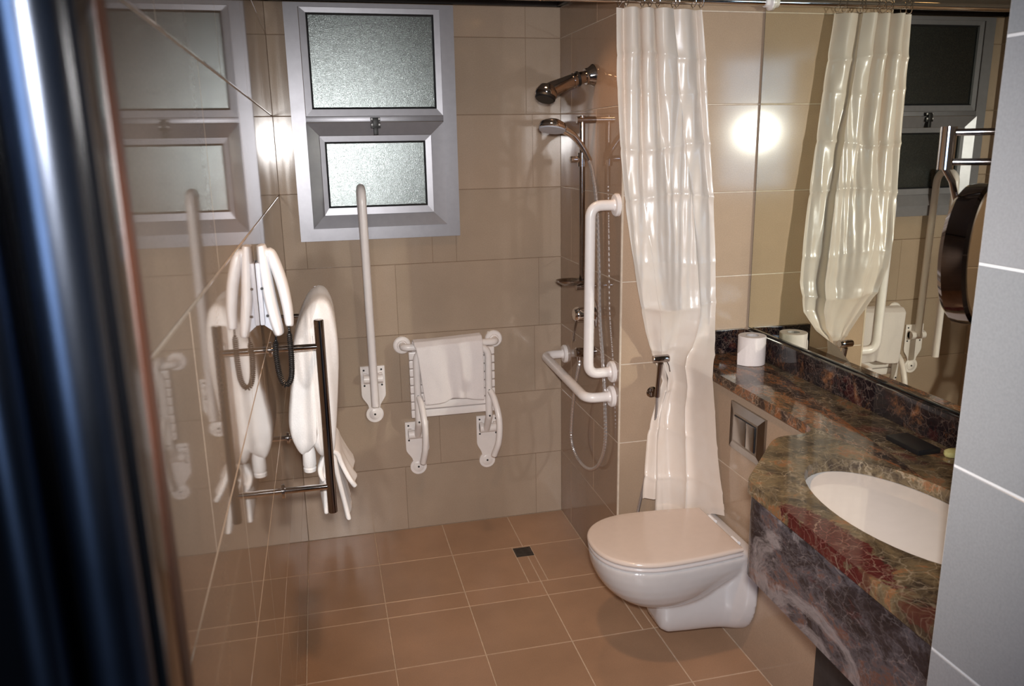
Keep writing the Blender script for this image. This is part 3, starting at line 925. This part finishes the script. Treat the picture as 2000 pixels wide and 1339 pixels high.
t = thing('shower_chair', (0.65, 0, 0.26), 'white slatted shower seat folded up against the back wall', 'shower chair')
z1 = hinge_plate(t, 0.497, 0.500, 0.290, 0.102, 0.036, 0.0)
z2 = hinge_plate(t, 0.815, 0.498, 0.287, 0.102, 0.036, -0.006)
XL_, XR_ = 0.497, 0.803
g = G()
g.tube(fillet([(XL_, -0.040, z1 + 0.0), (XL_, -0.105, 0.53), (XL_, -0.118, 0.842), (XR_, -0.118, 0.842), (XR_, -0.105, 0.53), (XR_, -0.040, z2)], 0.045, 10), 0.0155, 24)
fr_ = g.build('seat_frame', 'nylon', t)
for x in (XL_, XR_):
    for z in (0.652, 0.535):
        G().lathe([(0.0042, 0), (0.0042, 0.0012)], (x, -0.1255 if z > 0.6 else -0.1205, z), (0, -1, 0.05), 12).build('screw', 'black_plastic', fr_)
for i in range(8):
    z = 0.548 + i * 0.0365
    G().box(0.468, 0.834, -0.098, -0.074, z, z + 0.0325, 0.0045, 2).build('slat', 'nylon', t)
for x, dx in ((XL_, 0.014), (XR_, 0.024)):
    g = G()
    g.tube(spline([(x + 0.004, -0.128, 0.648), (x + 0.6 * dx, -0.165, 0.615), (x + dx, -0.200, 0.54), (x + 0.8 * dx, -0.205, 0.45), (x + 0.1 * dx, -0.180, 0.376)], 8), 0.0135, 20)
    g.build('support_leg', 'nylon', t)

t = thing('back_rail', (0.65, 0, 0.849), 'short white wall rail behind the folded shower seat', 'grab rail')
G().tube(fillet([(0.451, -0.010, 0.849), (0.451, -0.058, 0.849), (0.851, -0.058, 0.848), (0.851, -0.010, 0.848)], 0.028, 8), 0.0155, 24).build('bar', 'nylon', t)
for x in (0.451, 0.851):
    flange((x, 0, 0.8485), (0, -1, 0), t, 0.038)


def seat_towel(u, v):
    """drapes over the rail and the seat frame; v 0 (back bottom) .. 1 (front bottom)"""
    L = [(-0.036, 0.700), (-0.036, 0.83), (-0.050, 0.872), (-0.082, 0.882), (-0.118, 0.880), (-0.142, 0.862), (-0.150, 0.80), (-0.154, 0.70), (-0.157, 0.620)]
    f_ = v * (len(L) - 1); i = min(int(f_), len(L) - 2); q = f_ - i
    y = L[i][0] + (L[i + 1][0] - L[i][0]) * q; z = L[i][1] + (L[i + 1][1] - L[i][1]) * q
    xl = 0.488 + 0.034 * max(0, (v - 0.55) / 0.45); xr = 0.779 - 0.004 * v
    x = xl + (xr - xl) * u
    front = max(0, min(1, (v - 0.5) / 0.25))
    hang = max(0, min(1, (v - 0.6) / 0.4))
    y += front * hang * (-0.016 * math.exp(-((u - 0.60) / 0.075) ** 2) + 0.012 * math.exp(-((u - 0.44) / 0.07) ** 2) - 0.006 * sin(u * 6.0))
    z += hang * 0.020 * math.exp(-((u - 0.55) / 0.22) ** 2) + (0.012 * u if 0.25 < v < 0.75 else 0) + 0.003 * noise.noise(Vector((u * 4, v * 4, 0)))
    y += 0.002 * noise.noise(Vector((u * 7, v * 9, 2)))
    return (x, y, z)


o = G().grid(seat_towel, 44, 64).build('hand_towel', 'face_cloth', angle=3.2, recalc=False,
                                       mods=(('SOLIDIFY', dict(thickness=0.008, offset=0.0)), ('SUBSURF', dict(levels=1, render_levels=1))))
tag(o, 'white hand towel draped over the folded shower seat', 'towel')

# ------------------------------------------------------------------ towel rack, its towels, hair dryer on the left wall
t = thing('towel_rack', (0.0, -1.02, 0.70), 'chrome towel rack of two upright posts on the left wall', 'towel rack')
RXP, RY0, RY1 = 0.127, -1.230, -0.805
for y in (RY0, RY1):
    g = G(); g.lathe([(0.011, 0), (0.0127, 0.002), (0.0127, 0.545 + (0.018 if y == RY1 else 0)), (0.011, 0.547 + (0.018 if y == RY1 else 0))], (RXP, y, 0.697), (0, 0, 1), 24)
    g.build('post', 'dark_chrome', t)
    for z in (1.172, 0.775):
        G().lathe([(0.020, 0), (0.020, 0.004), (0.0085, 0.006), (0.0085, RXP - 0.004)], (0.0, y, z), (1, 0, 0), 24).build('arm', 'chrome', t)
for z in (1.172, 0.775):
    G().tube([(RXP, RY0 + 0.004, z), (RXP, RY1 - 0.004, z)], 0.0085, 18).build('rail', 'chrome', t)


def drape(bar_z, bar_x, halfs, y0, y1, in_len, out_len, seed, thick, in_drift, out_drift, flare=0.0, n=70):
    """thick folded cloth over the bar: an inverted U profile swept along the bar"""
    def pt(u, v):
        y = y0 + (y1 - y0) * v
        s_ = u
        if s_ < 0.44:
            q = 1 - s_ / 0.44
            x = bar_x - halfs - in_drift * sin(min(1, q * 1.15) * pi * 0.5) + 0.010 * sin(q * pi) * sin(v * 7 + seed)
            z = bar_z - q * in_len
        elif s_ > 0.56:
            q = (s_ - 0.56) / 0.44
            x = bar_x + halfs + out_drift * sin(q * pi * 0.8) + flare * q ** 1.5
            z = bar_z - q * out_len
        else:
            a = pi - pi * (s_ - 0.44) / 0.12
            x = bar_x + halfs * cos(a); z = bar_z + halfs * 0.95 * sin(a)
            q = 0
        fold = noise.noise(Vector((v * 5.0, seed, s_ * 1.3)))
        x += fold * 0.010 * q
        y += 0.020 * noise.noise(Vector((s_ * 4.0, seed + 3, z * 5))) * q
        y -= 0.02 * q * (0.5 - v) * 2
        return (x, y, z)
    return pt


t = thing('bath_towel', (0.127, -0.98, 0.82), 'thick folded white bath towel over the top rail of the rack', 'towel', 'towels on the rack')
MD = lambda th: (('SOLIDIFY', dict(thickness=th, offset=0.0)), ('SUBSURF', dict(levels=1, render_levels=2)))
OUT = [(0.118, 1.352), (0.098, 1.340), (0.078, 1.312), (0.060, 1.272), (0.046, 1.225), (0.038, 1.170), (0.031, 1.110), (0.023, 1.060), (0.020, 1.015), (0.027, 0.972), (0.041, 0.941), (0.055, 0.934), (0.068, 0.944),
       (0.078, 0.956), (0.087, 0.938), (0.101, 0.925), (0.119, 0.925), (0.131, 0.946), (0.137, 0.990), (0.143, 1.045), (0.150, 1.110), (0.156, 1.180), (0.157, 1.245), (0.153, 1.300), (0.145, 1.332), (0.133, 1.348)]
OUT = [(x * 1.105, 1.278 + (z - 1.352) * 1.09) for x, z in OUT]
oc = spline([(x, 0, z) for x, z in OUT + OUT[:1]], 4)[:-1]
YA, YB = -1.112, -0.850
rgs = []
def _towel_ring(sc, y, fold):
    rg_ = []
    for p_ in oc:
        x = 0.102 + (p_.x - 0.102) * sc; zc_ = 1.04
        z = zc_ + (p_.z - zc_) * (1 - (1 - sc) * 0.30)
        low = max(0.0, min(1.0, (1.185 - z) / 0.13))
        # hanging folds: upright ripples that fan out downwards
        q = (x - 0.105) / (0.033 + 0.060 * max(0, 1.297 - z) / 0.50)
        yy = y + fold * (0.013 * abs(sin(q * 4.2 + 0.7)) + 0.016 * noise.noise(Vector((q * 3.2, z * 2.0, 1.1))) + 0.005 * noise.noise(Vector((q * 9, z * 4, 5.1)))) * (0.3 + 0.7 * low)
        rg_.append((x, yy, z + 0.004 * noise.noise(Vector((x * 30, z * 12, y * 9)))))
    return rg_
for sc, dy in ((0.06, -0.031), (0.22, -0.030), (0.40, -0.028), (0.58, -0.024), (0.74, -0.018), (0.87, -0.010), (0.95, -0.003)):
    rgs.append(_towel_ring(sc, YA + dy, 1.0))
for k in range(9):
    q = k / 8
    rgs.append(_towel_ring(1.0 + 0.02 * sin(q * 11), YA + 0.008 + (YB - YA - 0.016) * q, 0.4 * (1 - q)))
for sc, dy in ((0.95, 0.003), (0.80, 0.012), (0.5, 0.020), (0.1, 0.024)):
    rgs.append(_towel_ring(sc, YB + dy, 0.3))
G().loft(rgs).build('folded_body', 'terry', t, angle=3.2, mods=(('SUBSURF', dict(levels=1, render_levels=1)),))
G().lathe([(0.010, 0.0), (0.017, 0.004), (0.0185, 0.014), (0.0165, 0.018), (0.0190, 0.024), (0.0185, 0.060), (0.014, 0.085)], (0.0690, -1.082, 0.762), (0.02, 0, 1), 28).build('rolled_end', 'terry', t)
t = thing('bath_mat', (0.127, -0.95, 0.6), 'thin white bath mat hanging from the lower rail of the rack', 'towel', 'towels on the rack')
G().grid(drape(0.796, 0.129, 0.012, -1.100, -0.860, 0.155, 0.185, 9.0, .01, 0.010, 0.004, flare=0.030), 50, 22).build('lower_fold', 'terry', t, angle=3.2, recalc=False, mods=MD(0.014))
G().grid(drape(0.800, 0.134, 0.021, -1.090, -0.865, 0.06, 0.090, 4.0, .01, 0.006, 0.004, flare=0.036), 50, 22).build('upper_fold', 'terry', t, angle=3.2, recalc=False, mods=MD(0.014))

# hair dryer on its wall holder
HY = -1.440
dryer = t = thing('hair_dryer', (0.0, HY, 1.348), 'white hair dryer on its wall holder above the towel rack', 'hair dryer')
hold = G()
hold.box(0.0, 0.010, HY - 0.030, HY + 0.030, 1.372, 1.500, 0.004)
hold.prism([(0.006, 1.372), (0.030, 1.352), (0.030, 1.365), (0.012, 1.470), (0.006, 1.470)], HY - 0.020, HY + 0.020, 'XZ')
ho = hold.build('wall_holder', 'grey_plastic', t)
for z in (1.392, 1.448):
    G().lathe([(0.003, 0), (0.003, 0.001)], (0.016 if z < 1.42 else 0.0098, HY - 0.0302, z), (0, -1, 0), 10).build('screw', 'black_plastic', ho)
g = G()
bp = spline([(0.013, HY, 1.534), (0.0145, HY, 1.520), (0.0165, HY, 1.480), (0.0205, HY, 1.430), (0.0275, HY, 1.380), (0.033, HY, 1.352), (0.034, HY, 1.346)], 6)
rb = [0.021 + 0.013 * sin(pi * min(1, max(0, i / (len(bp) - 1)))) if 0 < i < len(bp) - 1 else 0.010 for i in range(len(bp))]
g.tube(bp, rb, 24, flat=0.40, side=(1, 0, 0))
g.build('body', 'white_plastic', t)
g = G()
hp = spline([(0.022, HY - 0.004, 1.512), (0.030, HY - 0.004, 1.516), (0.039, HY - 0.004, 1.490), (0.0485, HY - 0.004, 1.450), (0.0545, HY - 0.004, 1.405), (0.0560, HY - 0.004, 1.370), (0.0560, HY - 0.004, 1.366)], 6)
rh = [0.014 + 0.010 * sin(pi * min(1, i / (len(hp) - 1)) ** 0.8) for i in range(len(hp))]
g.tube(hp, rh, 24, flat=0.50, side=(1, 0, 0))
g.build('handle', 'white_plastic', t)
# coiled cord
path = spline([(0.054, HY - 0.004, 1.368), (0.054, HY - 0.004, 1.340), (0.054, HY - 0.004, 1.290), (0.050, HY - 0.004, 1.250), (0.038, HY - 0.004, 1.236), (0.028, HY - 0.004, 1.256), (0.024, HY - 0.004, 1.300), (0.026, HY - 0.004, 1.335), (0.029, HY - 0.002, 1.352)], 24)
L_ = [0.0]
for a, b in zip(path, path[1:]):
    L_.append(L_[-1] + (b - a).length)
tot = L_[-1]; hel = []
turns = 62; N = turns * 9
for k in range(N + 1):
    s_ = tot * k / N
    i = max(0, min(len(path) - 2, next((j for j in range(len(L_) - 1) if L_[j + 1] >= s_), len(path) - 2)))
    q = (s_ - L_[i]) / max(1e-9, L_[i + 1] - L_[i])
    p_ = path[i].lerp(path[i + 1], q); tn = (path[i + 1] - path[i]).normalized()
    a = Vector((0, 1, 0)); b = tn.cross(a).normalized()
    e = min(1.0, s_ / 0.03, (tot - s_) / 0.03)
    rc = 0.0008 + 0.0038 * max(0, min(1, (e - 0.55) / 0.3))
    an = 2 * pi * turns * k / N
    hel.append(p_ + (a * cos(an) + b * sin(an)) * rc)
G().tube(hel, 0.00175, 6).build('coiled_cord', 'cable', t)
dryer.scale = (1.125, 1.125, 1.125)
dryer.location = (0.0, HY, 1.261)

# ------------------------------------------------------------------ toilet
TY = -1.108
t = thing('toilet', (1.18, TY, 0.09), 'white wall hung toilet with a closed lid', 'toilet')


def dshape(x0, x1, hw, hb, n=56, p=2.25, xm=None):
    """rounded outline: nose at x0, straight back at x1; hw widest half width, hb half width at the back"""
    xm = x0 + hw * 1.12 if xm is None else xm
    pts = []
    for k in range(n // 2 + 1):
        a = -pi / 2 + pi * k / (n // 2)
        ca, sa = cos(a), sin(a)
        pts.append((xm - (xm - x0) * abs(ca) ** (2 / p), hw * (abs(sa) ** (2 / p)) * (1 if sa > 0 else -1)))
    m_ = 8
    side = []
    for k in range(1, m_ + 1):
        q = k / m_
        side.append((xm + (x1 - xm) * q, hw + (hb - hw) * q ** 1.8))
    return pts + side + [(x1, hb - (2 * hb) * k / 6) for k in range(1, 6)] + [(x, -y) for x, y in reversed(side)]


def ring_at(z, *a, **k):
    return [(x, TY + y, z) for x, y in dshape(*a, **k)]


g = G()
lv = [(0.388, 0.930, 1.405, 0.176, 0.150), (0.375, 0.929, 1.405, 0.177, 0.150), (0.345, 0.934, 1.40, 0.174, 0.145), (0.315, 0.945, 1.39, 0.168, 0.130), (0.285, 0.962, 1.37, 0.158, 0.110),
      (0.255, 0.988, 1.34, 0.142, 0.095), (0.230, 1.020, 1.32, 0.122, 0.085), (0.212, 1.060, 1.31, 0.100, 0.07), (0.200, 1.105, 1.30, 0.075, 0.06)]
g.loft([ring_at(z, x0, x1, hw, hb) for z, x0, x1, hw, hb in lv])


def blk(x, hw, z0, z1, hb, rz=0.12, r=0.025, n=6):
    """section across the trap: hw half width above, tapering in a curve to hb at the bottom"""
    pts = []
    for cx, sgn in ((hw - r, 1), (-hw + r, -1)):
        for k in range(n + 1):
            a = pi / 2 * k / n if sgn > 0 else pi / 2 + pi / 2 * k / n
            pts.append((x, TY + cx + r * cos(a), z1 - r + r * sin(a)))
    rz = min(rz, (z1 - z0) * 0.7)
    for k in range(n * 2 + 1):
        a = pi + pi / 2 * k / (2 * n)
        pts.append((x, TY - hb + (hw - hb) * cos(a), z0 + rz + rz * sin(a)))
    for k in range(n * 2 + 1):
        a = 1.5 * pi + pi / 2 * k / (2 * n)
        pts.append((x, TY + hb + (hw - hb) * cos(a), z0 + rz + rz * sin(a)))
    return pts


g.loft([blk(1.140, 0.050, 0.135, 0.235, 0.030, 0.05), blk(1.152, 0.072, 0.105, 0.245, 0.045, 0.06), blk(1.175, 0.082, 0.092, 0.26, 0.052, 0.07), blk(1.24, 0.090, 0.089, 0.29, 0.055, 0.09),
        blk(1.31, 0.098, 0.087, 0.33, 0.056, 0.11), blk(1.350, 0.108, 0.085, 0.36, 0.057, 0.13), blk(1.378, 0.126, 0.083, 0.375, 0.058, 0.15), blk(1.400, 0.155, 0.081, 0.398, 0.060, 0.17),
        blk(1.425, 0.168, 0.079, 0.400, 0.062, 0.18), blk(LX - 0.0002, 0.170, 0.078, 0.400, 0.062, 0.18)])
g.build('bowl', 'toilet_ceramic', t, angle=3.2, mods=(('REMESH', dict(mode='VOXEL', voxel_size=0.006, use_smooth_shade=True)), ('SMOOTH', dict(factor=0.5, iterations=7))))


def slab(name, mat, z0, z1, x0, x1, hw, hb, r=0.006):
    gg = G()
    rg = []
    for k in range(5):
        a = pi / 2 * k / 4
        rg.append(ring_at(z0 + r * (1 - cos(a)) * 0.6, x0 + r * (1 - sin(a)), x1 - r * (1 - sin(a)), hw - r * (1 - sin(a)), hb - r * (1 - sin(a)), xm=x0 + 0.20))
    for k in range(6):
        a = pi / 2 * k / 5
        rg.append(ring_at(z1 - r * (1 - sin(a)), x0 + r * (1 - cos(a)), x1 - r * (1 - cos(a)), hw - r * (1 - cos(a)), hb - r * (1 - cos(a)), xm=x0 + 0.20))
    rg.append(ring_at(z1 + 0.001, x0 + 0.03, x1 - 0.03, hw - 0.03, hb - 0.03, xm=x0 + 0.20))
    return gg.loft(rg).build(name, mat, t, angle=0.9)


slab('seat', 'seat_plastic', 0.390, 0.403, 0.927, 1.385, 0.178, 0.152)
slab('lid', 'lid_plastic', 0.4055, 0.422, 0.925, 1.385, 0.180, 0.154, r=0.009)
for dy in (-0.08, 0.08):
    G().tube([(1.395, TY + dy - 0.02, 0.407), (1.395, TY + dy + 0.02, 0.407)], 0.008, 16).build('lid_hinge', 'white_plastic', t)

# flush plate
t = thing('flush_plate', (LX, -1.165, 0.69), 'satin chrome dual flush plate on the tiled ledge above the toilet', 'flush plate')
FY0, FY1, FZ0, FZ1 = -1.262, -1.050, 0.688, 0.847
g = G()
rg = [[(LX, FY0, FZ0), (LX, FY1, FZ0), (LX, FY1, FZ1), (LX, FY0, FZ1)], [(LX - 0.008, FY0, FZ0), (LX - 0.008, FY1, FZ0), (LX - 0.008, FY1, FZ1), (LX - 0.008, FY0, FZ1)],
      [(LX - 0.015, FY0 + 0.030, FZ0 + 0.028), (LX - 0.015, FY1 - 0.030, FZ0 + 0.028), (LX - 0.015, FY1 - 0.030, FZ1 - 0.028), (LX - 0.015, FY0 + 0.030, FZ1 - 0.028)]]
g.loft(rg)
g.build('surround', 'satin_chrome', t, smooth=False)
G().box(LX - 0.0165, LX - 0.010, FY0 + 0.040, FY1 - 0.040, FZ0 + 0.036, FZ1 - 0.036, 0.001).build('button_gap', 'rubber', t)
ym = FY0 + 0.040 + 0.050
G().box(LX - 0.020, LX - 0.013, ym + 0.0015, FY1 - 0.042, FZ0 + 0.038, FZ1 - 0.038, 0.002).build('button', 'satin_chrome', t)
G().box(LX - 0.020, LX - 0.013, FY0 + 0.042, ym - 0.0015, FZ0 + 0.038, FZ1 - 0.038, 0.002).build('button', 'satin_chrome', t)

# bidet spray on the alcove wall
t = thing('bidet_spray', (1.29, D1, 0.79), 'dark chrome bidet spray in its holder behind the curtain', 'bidet spray')
G().lathe([(0.023, 0), (0.023, 0.012), (0.021, 0.028), (0.015, 0.034)], (1.281, D1, 0.800), (-0.1, -1, 0.08), 28).build('holder', 'dark_chrome', t)
G().tube([(1.279, -0.800, 0.800), (1.279, -0.808, 0.870), (1.280, -0.818, 0.930)], [0.0100, 0.0085, 0.0105], 20).build('handle', 'dark_chrome', t)
G().lathe([(0.0125, 0), (0.0140, 0.004), (0.0140, 0.054), (0.0115, 0.058)], (1.252, -0.817, 0.9455), (0.99, -0.10, 0.03), 24).build('head', 'dark_chrome', t)
G().tube([(1.302, -0.822, 0.938), (1.309, -0.826, 0.920), (1.313, -0.828, 0.898)], 0.0028, 10, flat=0.6).build('trigger', 'dark_chrome', t)
hp = spline([(1.279, -0.800, 0.796), (1.277, -0.797, 0.72), (1.256, -0.790, 0.54), (1.232, -0.782, 0.40), (1.216, -0.776, 0.29), (1.225, -0.768, 0.20), (1.25, D1 - 0.004, 0.17)], 12)
G().tube(hp, 0.0065, 12).build('hose', 'hose', t)

# ------------------------------------------------------------------ marble shelf, upstand, vanity
CT = 0.922
ledge_top = thing('marble_shelf', (1.53, -1.6, 0.89), 'brown orange veined marble shelf and basin top along the mirror wall', 'worktop')


def deck_outline():
    front = [(1.412, D1 - 0.002), (1.412, -1.2), (1.411, -1.50)]
    cv = spline([(1.411, -1.50, 0), (1.392, -1.552, 0), (1.345, -1.570, 0), (1.292, -1.572, 0), (1.265, -1.584, 0), (1.235, -1.610, 0), (1.160, -1.694, 0), (1.080, -1.782, 0), (1.066, -1.806, 0), (1.063, -1.85, 0)], 6)
    pts = front + [(p_.x, p_.y) for p_ in cv[1:]] + [(1.059, -2.05), (1.054, -2.25), (1.050, PY)]
    return pts + [(1.6695, PY), (1.6695, D1 - 0.002)]


def hole_pts(n=48, k=1.0):
    cx, cy, ax, ay = 1.306, -2.020, 0.156, 0.278
    out = []
    for i in range(n):
        a = 2 * pi * i / n
        out.append((cx + ax * k * cos(a), cy + ay * k * sin(a)))
    return out


def slab_with_hole(outline, hole, z0, z1):
    bm = bmesh.new()
    def loop(pts):
        vs = [bm.verts.new((x, y, z1)) for x, y in pts]
        return [bm.edges.new((vs[i], vs[(i + 1) % len(vs)])) for i in range(len(vs))]
    e = loop(outline) + loop(hole)
    bmesh.ops.triangle_fill(bm, use_beauty=True, edges=e)
    r = bmesh.ops.extrude_face_region(bm, geom=bm.faces[:])
    for v in r['geom']:
        if isinstance(v, bmesh.types.BMVert):
            v.co.z = z0
    return bm


bm = slab_with_hole(deck_outline(), hole_pts(), CT - 0.032, CT)
gd = G().bm(bm)
dk = gd.build('top_slab', 'marble_deck', ledge_top, smooth=False)
# the narrow part over the cistern is cut from a browner piece: the same slab, second stone
dk.data.materials.append(M['marble_ledge'])
for p_ in dk.data.polygons:
    if p_.center.y > -1.58 and p_.center.x > 1.28:
        p_.material_index = 1

o = thing('marble_upstand', (1.645, -1.6, CT), 'dark marble upstand below the large mirror', 'upstand')
G().box(1.644, 1.6700, PY + 0.001, -1.470, CT, 1.0070, 0.0015).build('strip', 'marble_dark', o)
G().box(1.644, 1.6700, -1.4685, D1 - 0.022, CT, 1.0070, 0.0015).build('strip', 'marble_dark', o)
G().box(1.414, 1.644, D1 - 0.022, D1 - 0.001, CT, 1.0070, 0.0015).build('strip', 'marble_dark', o)

ap = deck_outline()
apf = [p_ for p_ in ap if p_[1] < -1.56 and p_[0] < 1.37]
t = thing('marble_apron', (1.1, -2.1, 0.685), 'deep grey and white veined marble front panel under the basin', 'panel')
ins = 0.010
outer = [(x + ins, y - ins * (0.7 if x > 1.09 else 0)) for x, y in apf]
outer[-1] = (outer[-1][0], PY)
inner = [(x + 0.022, y - 0.022 * (0.7 if x > 1.1 else 0)) for x, y in outer]
inner[-1] = (inner[-1][0], PY)
g = G(); n = len(outer)
rgs = [[(x, y, CT - 0.0325) for x, y in outer], [(x, y, 0.680) for x, y in outer], [(x, y, 0.680) for x, y in inner], [(x, y, CT - 0.0325) for x, y in inner]]
vs = [q for rg in rgs for q in rg]
fs = []
for k in range(4):
    for j in range(n - 1):
        k2 = (k + 1) % 4
        fs.append((k * n + j, k * n + j + 1, k2 * n + j + 1, k2 * n + j))
fs += [(0, n, 2 * n, 3 * n), (n - 1, 2 * n - 1, 3 * n - 1, 4 * n - 1)]
g.add(vs, fs).build('panel', 'marble_apron', t, angle=0.5)
g = G(); g.box(1.100, LX - 0.001, PY + 0.005, -1.78, 0.690, 0.702)
g.build('underside', 'vanity_under', t, smooth=False)

t = thing('wash_basin', (1.306, -2.020, 0.75), 'oval white undermounted wash basin in the marble top', 'basin')
g = G(); rg = []
for k, zz_ in ((1.10, CT - 0.0330), (1.06, CT - 0.0330), (1.04, CT - 0.034), (1.00, CT - 0.050), (0.95, CT - 0.080), (0.86, CT - 0.115), (0.70, CT - 0.142), (0.48, CT - 0.156), (0.22, CT - 0.162), (0.10, CT - 0.163)):
    rg.append([(x, y, zz_) for x, y in hole_pts(64, k)])
for k, zz_ in ((0.10, CT - 0.175), (0.50, CT - 0.172), (0.75, CT - 0.158), (0.92, CT - 0.125), (1.02, CT - 0.085), (1.07, CT - 0.050), (1.10, CT - 0.045)):
    rg.append([(x, y, zz_) for x, y in hole_pts(64, k)])
g.loft(rg, caps=True).build('bowl', 'ceramic', t, angle=1.0)
G().lathe([(0.024, 0), (0.024, 0.003), (0.017, 0.004), (0.016, 0.001)], (1.306, -2.020, CT - 0.164), (0, 0, 1), 28).build('waste', 'chrome', t)

t = thing('toilet_roll', (1.583, -0.897, CT), 'white toilet paper roll standing on the far end of the marble shelf', 'toilet roll')
RXc, RYc = 1.585, -0.899
G().lathe([(0.022, 0.100), (0.046, 0.1005), (0.0475, 0.099), (0.0478, 0.001), (0.046, 0.0), (0.022, 0.0)], (RXc, RYc, CT + 0.0005), (0, 0, 1), 48, caps=False).build('paper', 'paper', t)
G().lathe([(0.0222, 0.1005), (0.0222, 0.0005), (0.0205, 0.0005), (0.0205, 0.1005), (0.0222, 0.1005)], (RXc, RYc, CT + 0.0005), (0, 0, 1), 32, caps=False).build('core', 'card', t)
tl = []
for k in range(9):
    a = radians(205 + 2 * k); rr_ = 0.0482 + 0.0012 * k
    tl.append((RXc + rr_ * cos(a), RYc + rr_ * sin(a)))
tl = [(RXc - 0.0300, RYc - 0.0385), (RXc - 0.040, RYc - 0.0300), (RXc - 0.0485, RYc - 0.018), (RXc - 0.056, RYc - 0.006)]
g = G()
g.grid(lambda u, v: (tl[min(3, int(u * 3))][0] + ((tl[min(3, int(u * 3) + 1)][0] - tl[min(3, int(u * 3))][0]) * (u * 3 - int(u * 3)) if u < 1 else 0),
                     tl[min(3, int(u * 3))][1] + ((tl[min(3, int(u * 3) + 1)][1] - tl[min(3, int(u * 3))][1]) * (u * 3 - int(u * 3)) if u < 1 else 0),
                     CT + 0.001 + (0.085 - 0.045 * u) * v), 12, 4)
g.build('loose_sheet', 'paper', t, angle=3.2, recalc=False)

o = G().box(1.533, 1.598, -1.785, -1.667, CT + 0.0005, CT + 0.014, 0.003).build('soap_tray', 'black_plastic')
tag(o, 'flat black tray lying on the marble beside the basin', 'tray')
g = G()
g.loft([[(1.616 + 0.024 * cos(a) * s_, -1.805 + 0.017 * sin(a) * s_, CT + 0.0005 + h) for a in [2 * pi * k / 24 for k in range(24)]] for s_, h in ((0.9, 0), (1.0, 0.005), (0.95, 0.012), (0.6, 0.016))])
o = g.build('soap_bar', 'soap'); tag(o, 'small yellow green wrapped soap on the marble, partly behind the near wall', 'soap')

# ------------------------------------------------------------------ round shaving mirror on its arm
t = thing('shaving_mirror', (1.2, -2.33, 1.41), 'round chrome magnifying mirror on a double arm beside the basin', 'mirror')
nC = Vector((0.52, -0.852, 0.03)).normalized(); cC = Vector((1.203, -2.335, 1.537))
G().lathe([(0.06, -0.046), (0.104, -0.042), (0.1135, -0.034), (0.1155, -0.020), (0.1150, -0.004), (0.110, 0.001), (0.102, 0.0005), (0.100, -0.004)], cC, nC, 64, caps=False).build('housing', 'black_chrome', t)
G().lathe([(0.101, -0.006), (0.1005, -0.003)], cC, nC, 64).build('glass', 'cos_mirror', t)
hx, hy = 1.137, -2.296
G().tube([(hx, hy, 1.674), (hx, hy, 1.741)], 0.012, 20).build('joint', 'chrome', t)
for z in (1.732, 1.686):
    G().tube([(hx, hy, z), (1.30, -2.44, z)], 0.0055, 14).build('arm', 'dark_chrome', t)
G().tube([(1.30, -2.44, 1.674), (1.30, -2.44, 1.745)], 0.012, 20).build('joint', 'chrome', t)
G().tube([(1.30, -2.44, 1.710), (1.30, -2.496, 1.710)], 0.009, 16).build('wall_stem', 'chrome', t)
G().lathe([(0.036, 0), (0.036, 0.006), (0.030, 0.010)], (1.30, -2.497, 1.710), (0, 1, 0), 28).build('wall_plate', 'chrome', t)
G().tube([(hx, hy, 1.676), (1.15, -2.30, 1.655), (1.175, -2.295, 1.60), cC - nC * 0.043], 0.005, 12).build('stem', 'chrome', t)

# ------------------------------------------------------------------ floor drain
t = thing('floor_drain', (0.884, -0.345, 0), 'small square dark metal drain grate in the shower floor', 'drain')
G().box(0.852, 0.928, -0.378, -0.302, -0.006, 0.0005, 0.001).build('frame', 'drain', t)
for i in range(6):
    y = -0.368 + i * 0.0112
    G().box(0.861, 0.919, y, y + 0.006, 0.0003, 0.0022, 0.0008, 1).build('bar', 'drain', t)

# ------------------------------------------------------------------ set the wall-hung groups to their surveyed heights
for names, d in ((('window_1',), (0.002, 0, 0.015)),
                 (('folding_support_rail', 'shower_chair', 'back_rail', 'hand_towel'), (0.001, 0, 0.010)),
                 (('overhead_shower', 'shower_rail', 'hand_shower', 'shower_mixer', 'hose_outlet', 'shower_hose'), (0.005, -0.020, 0.008)),
                 (('bidet_spray',), (0.012, 0.027, -0.012)),
                 (('toilet',), (0.0, 0.0, 0.004)),
                 (('shaving_mirror',), (0.0, 0.077, -0.046))):
    for n_o in names:
        bpy.data.objects[n_o].location += Vector(d)
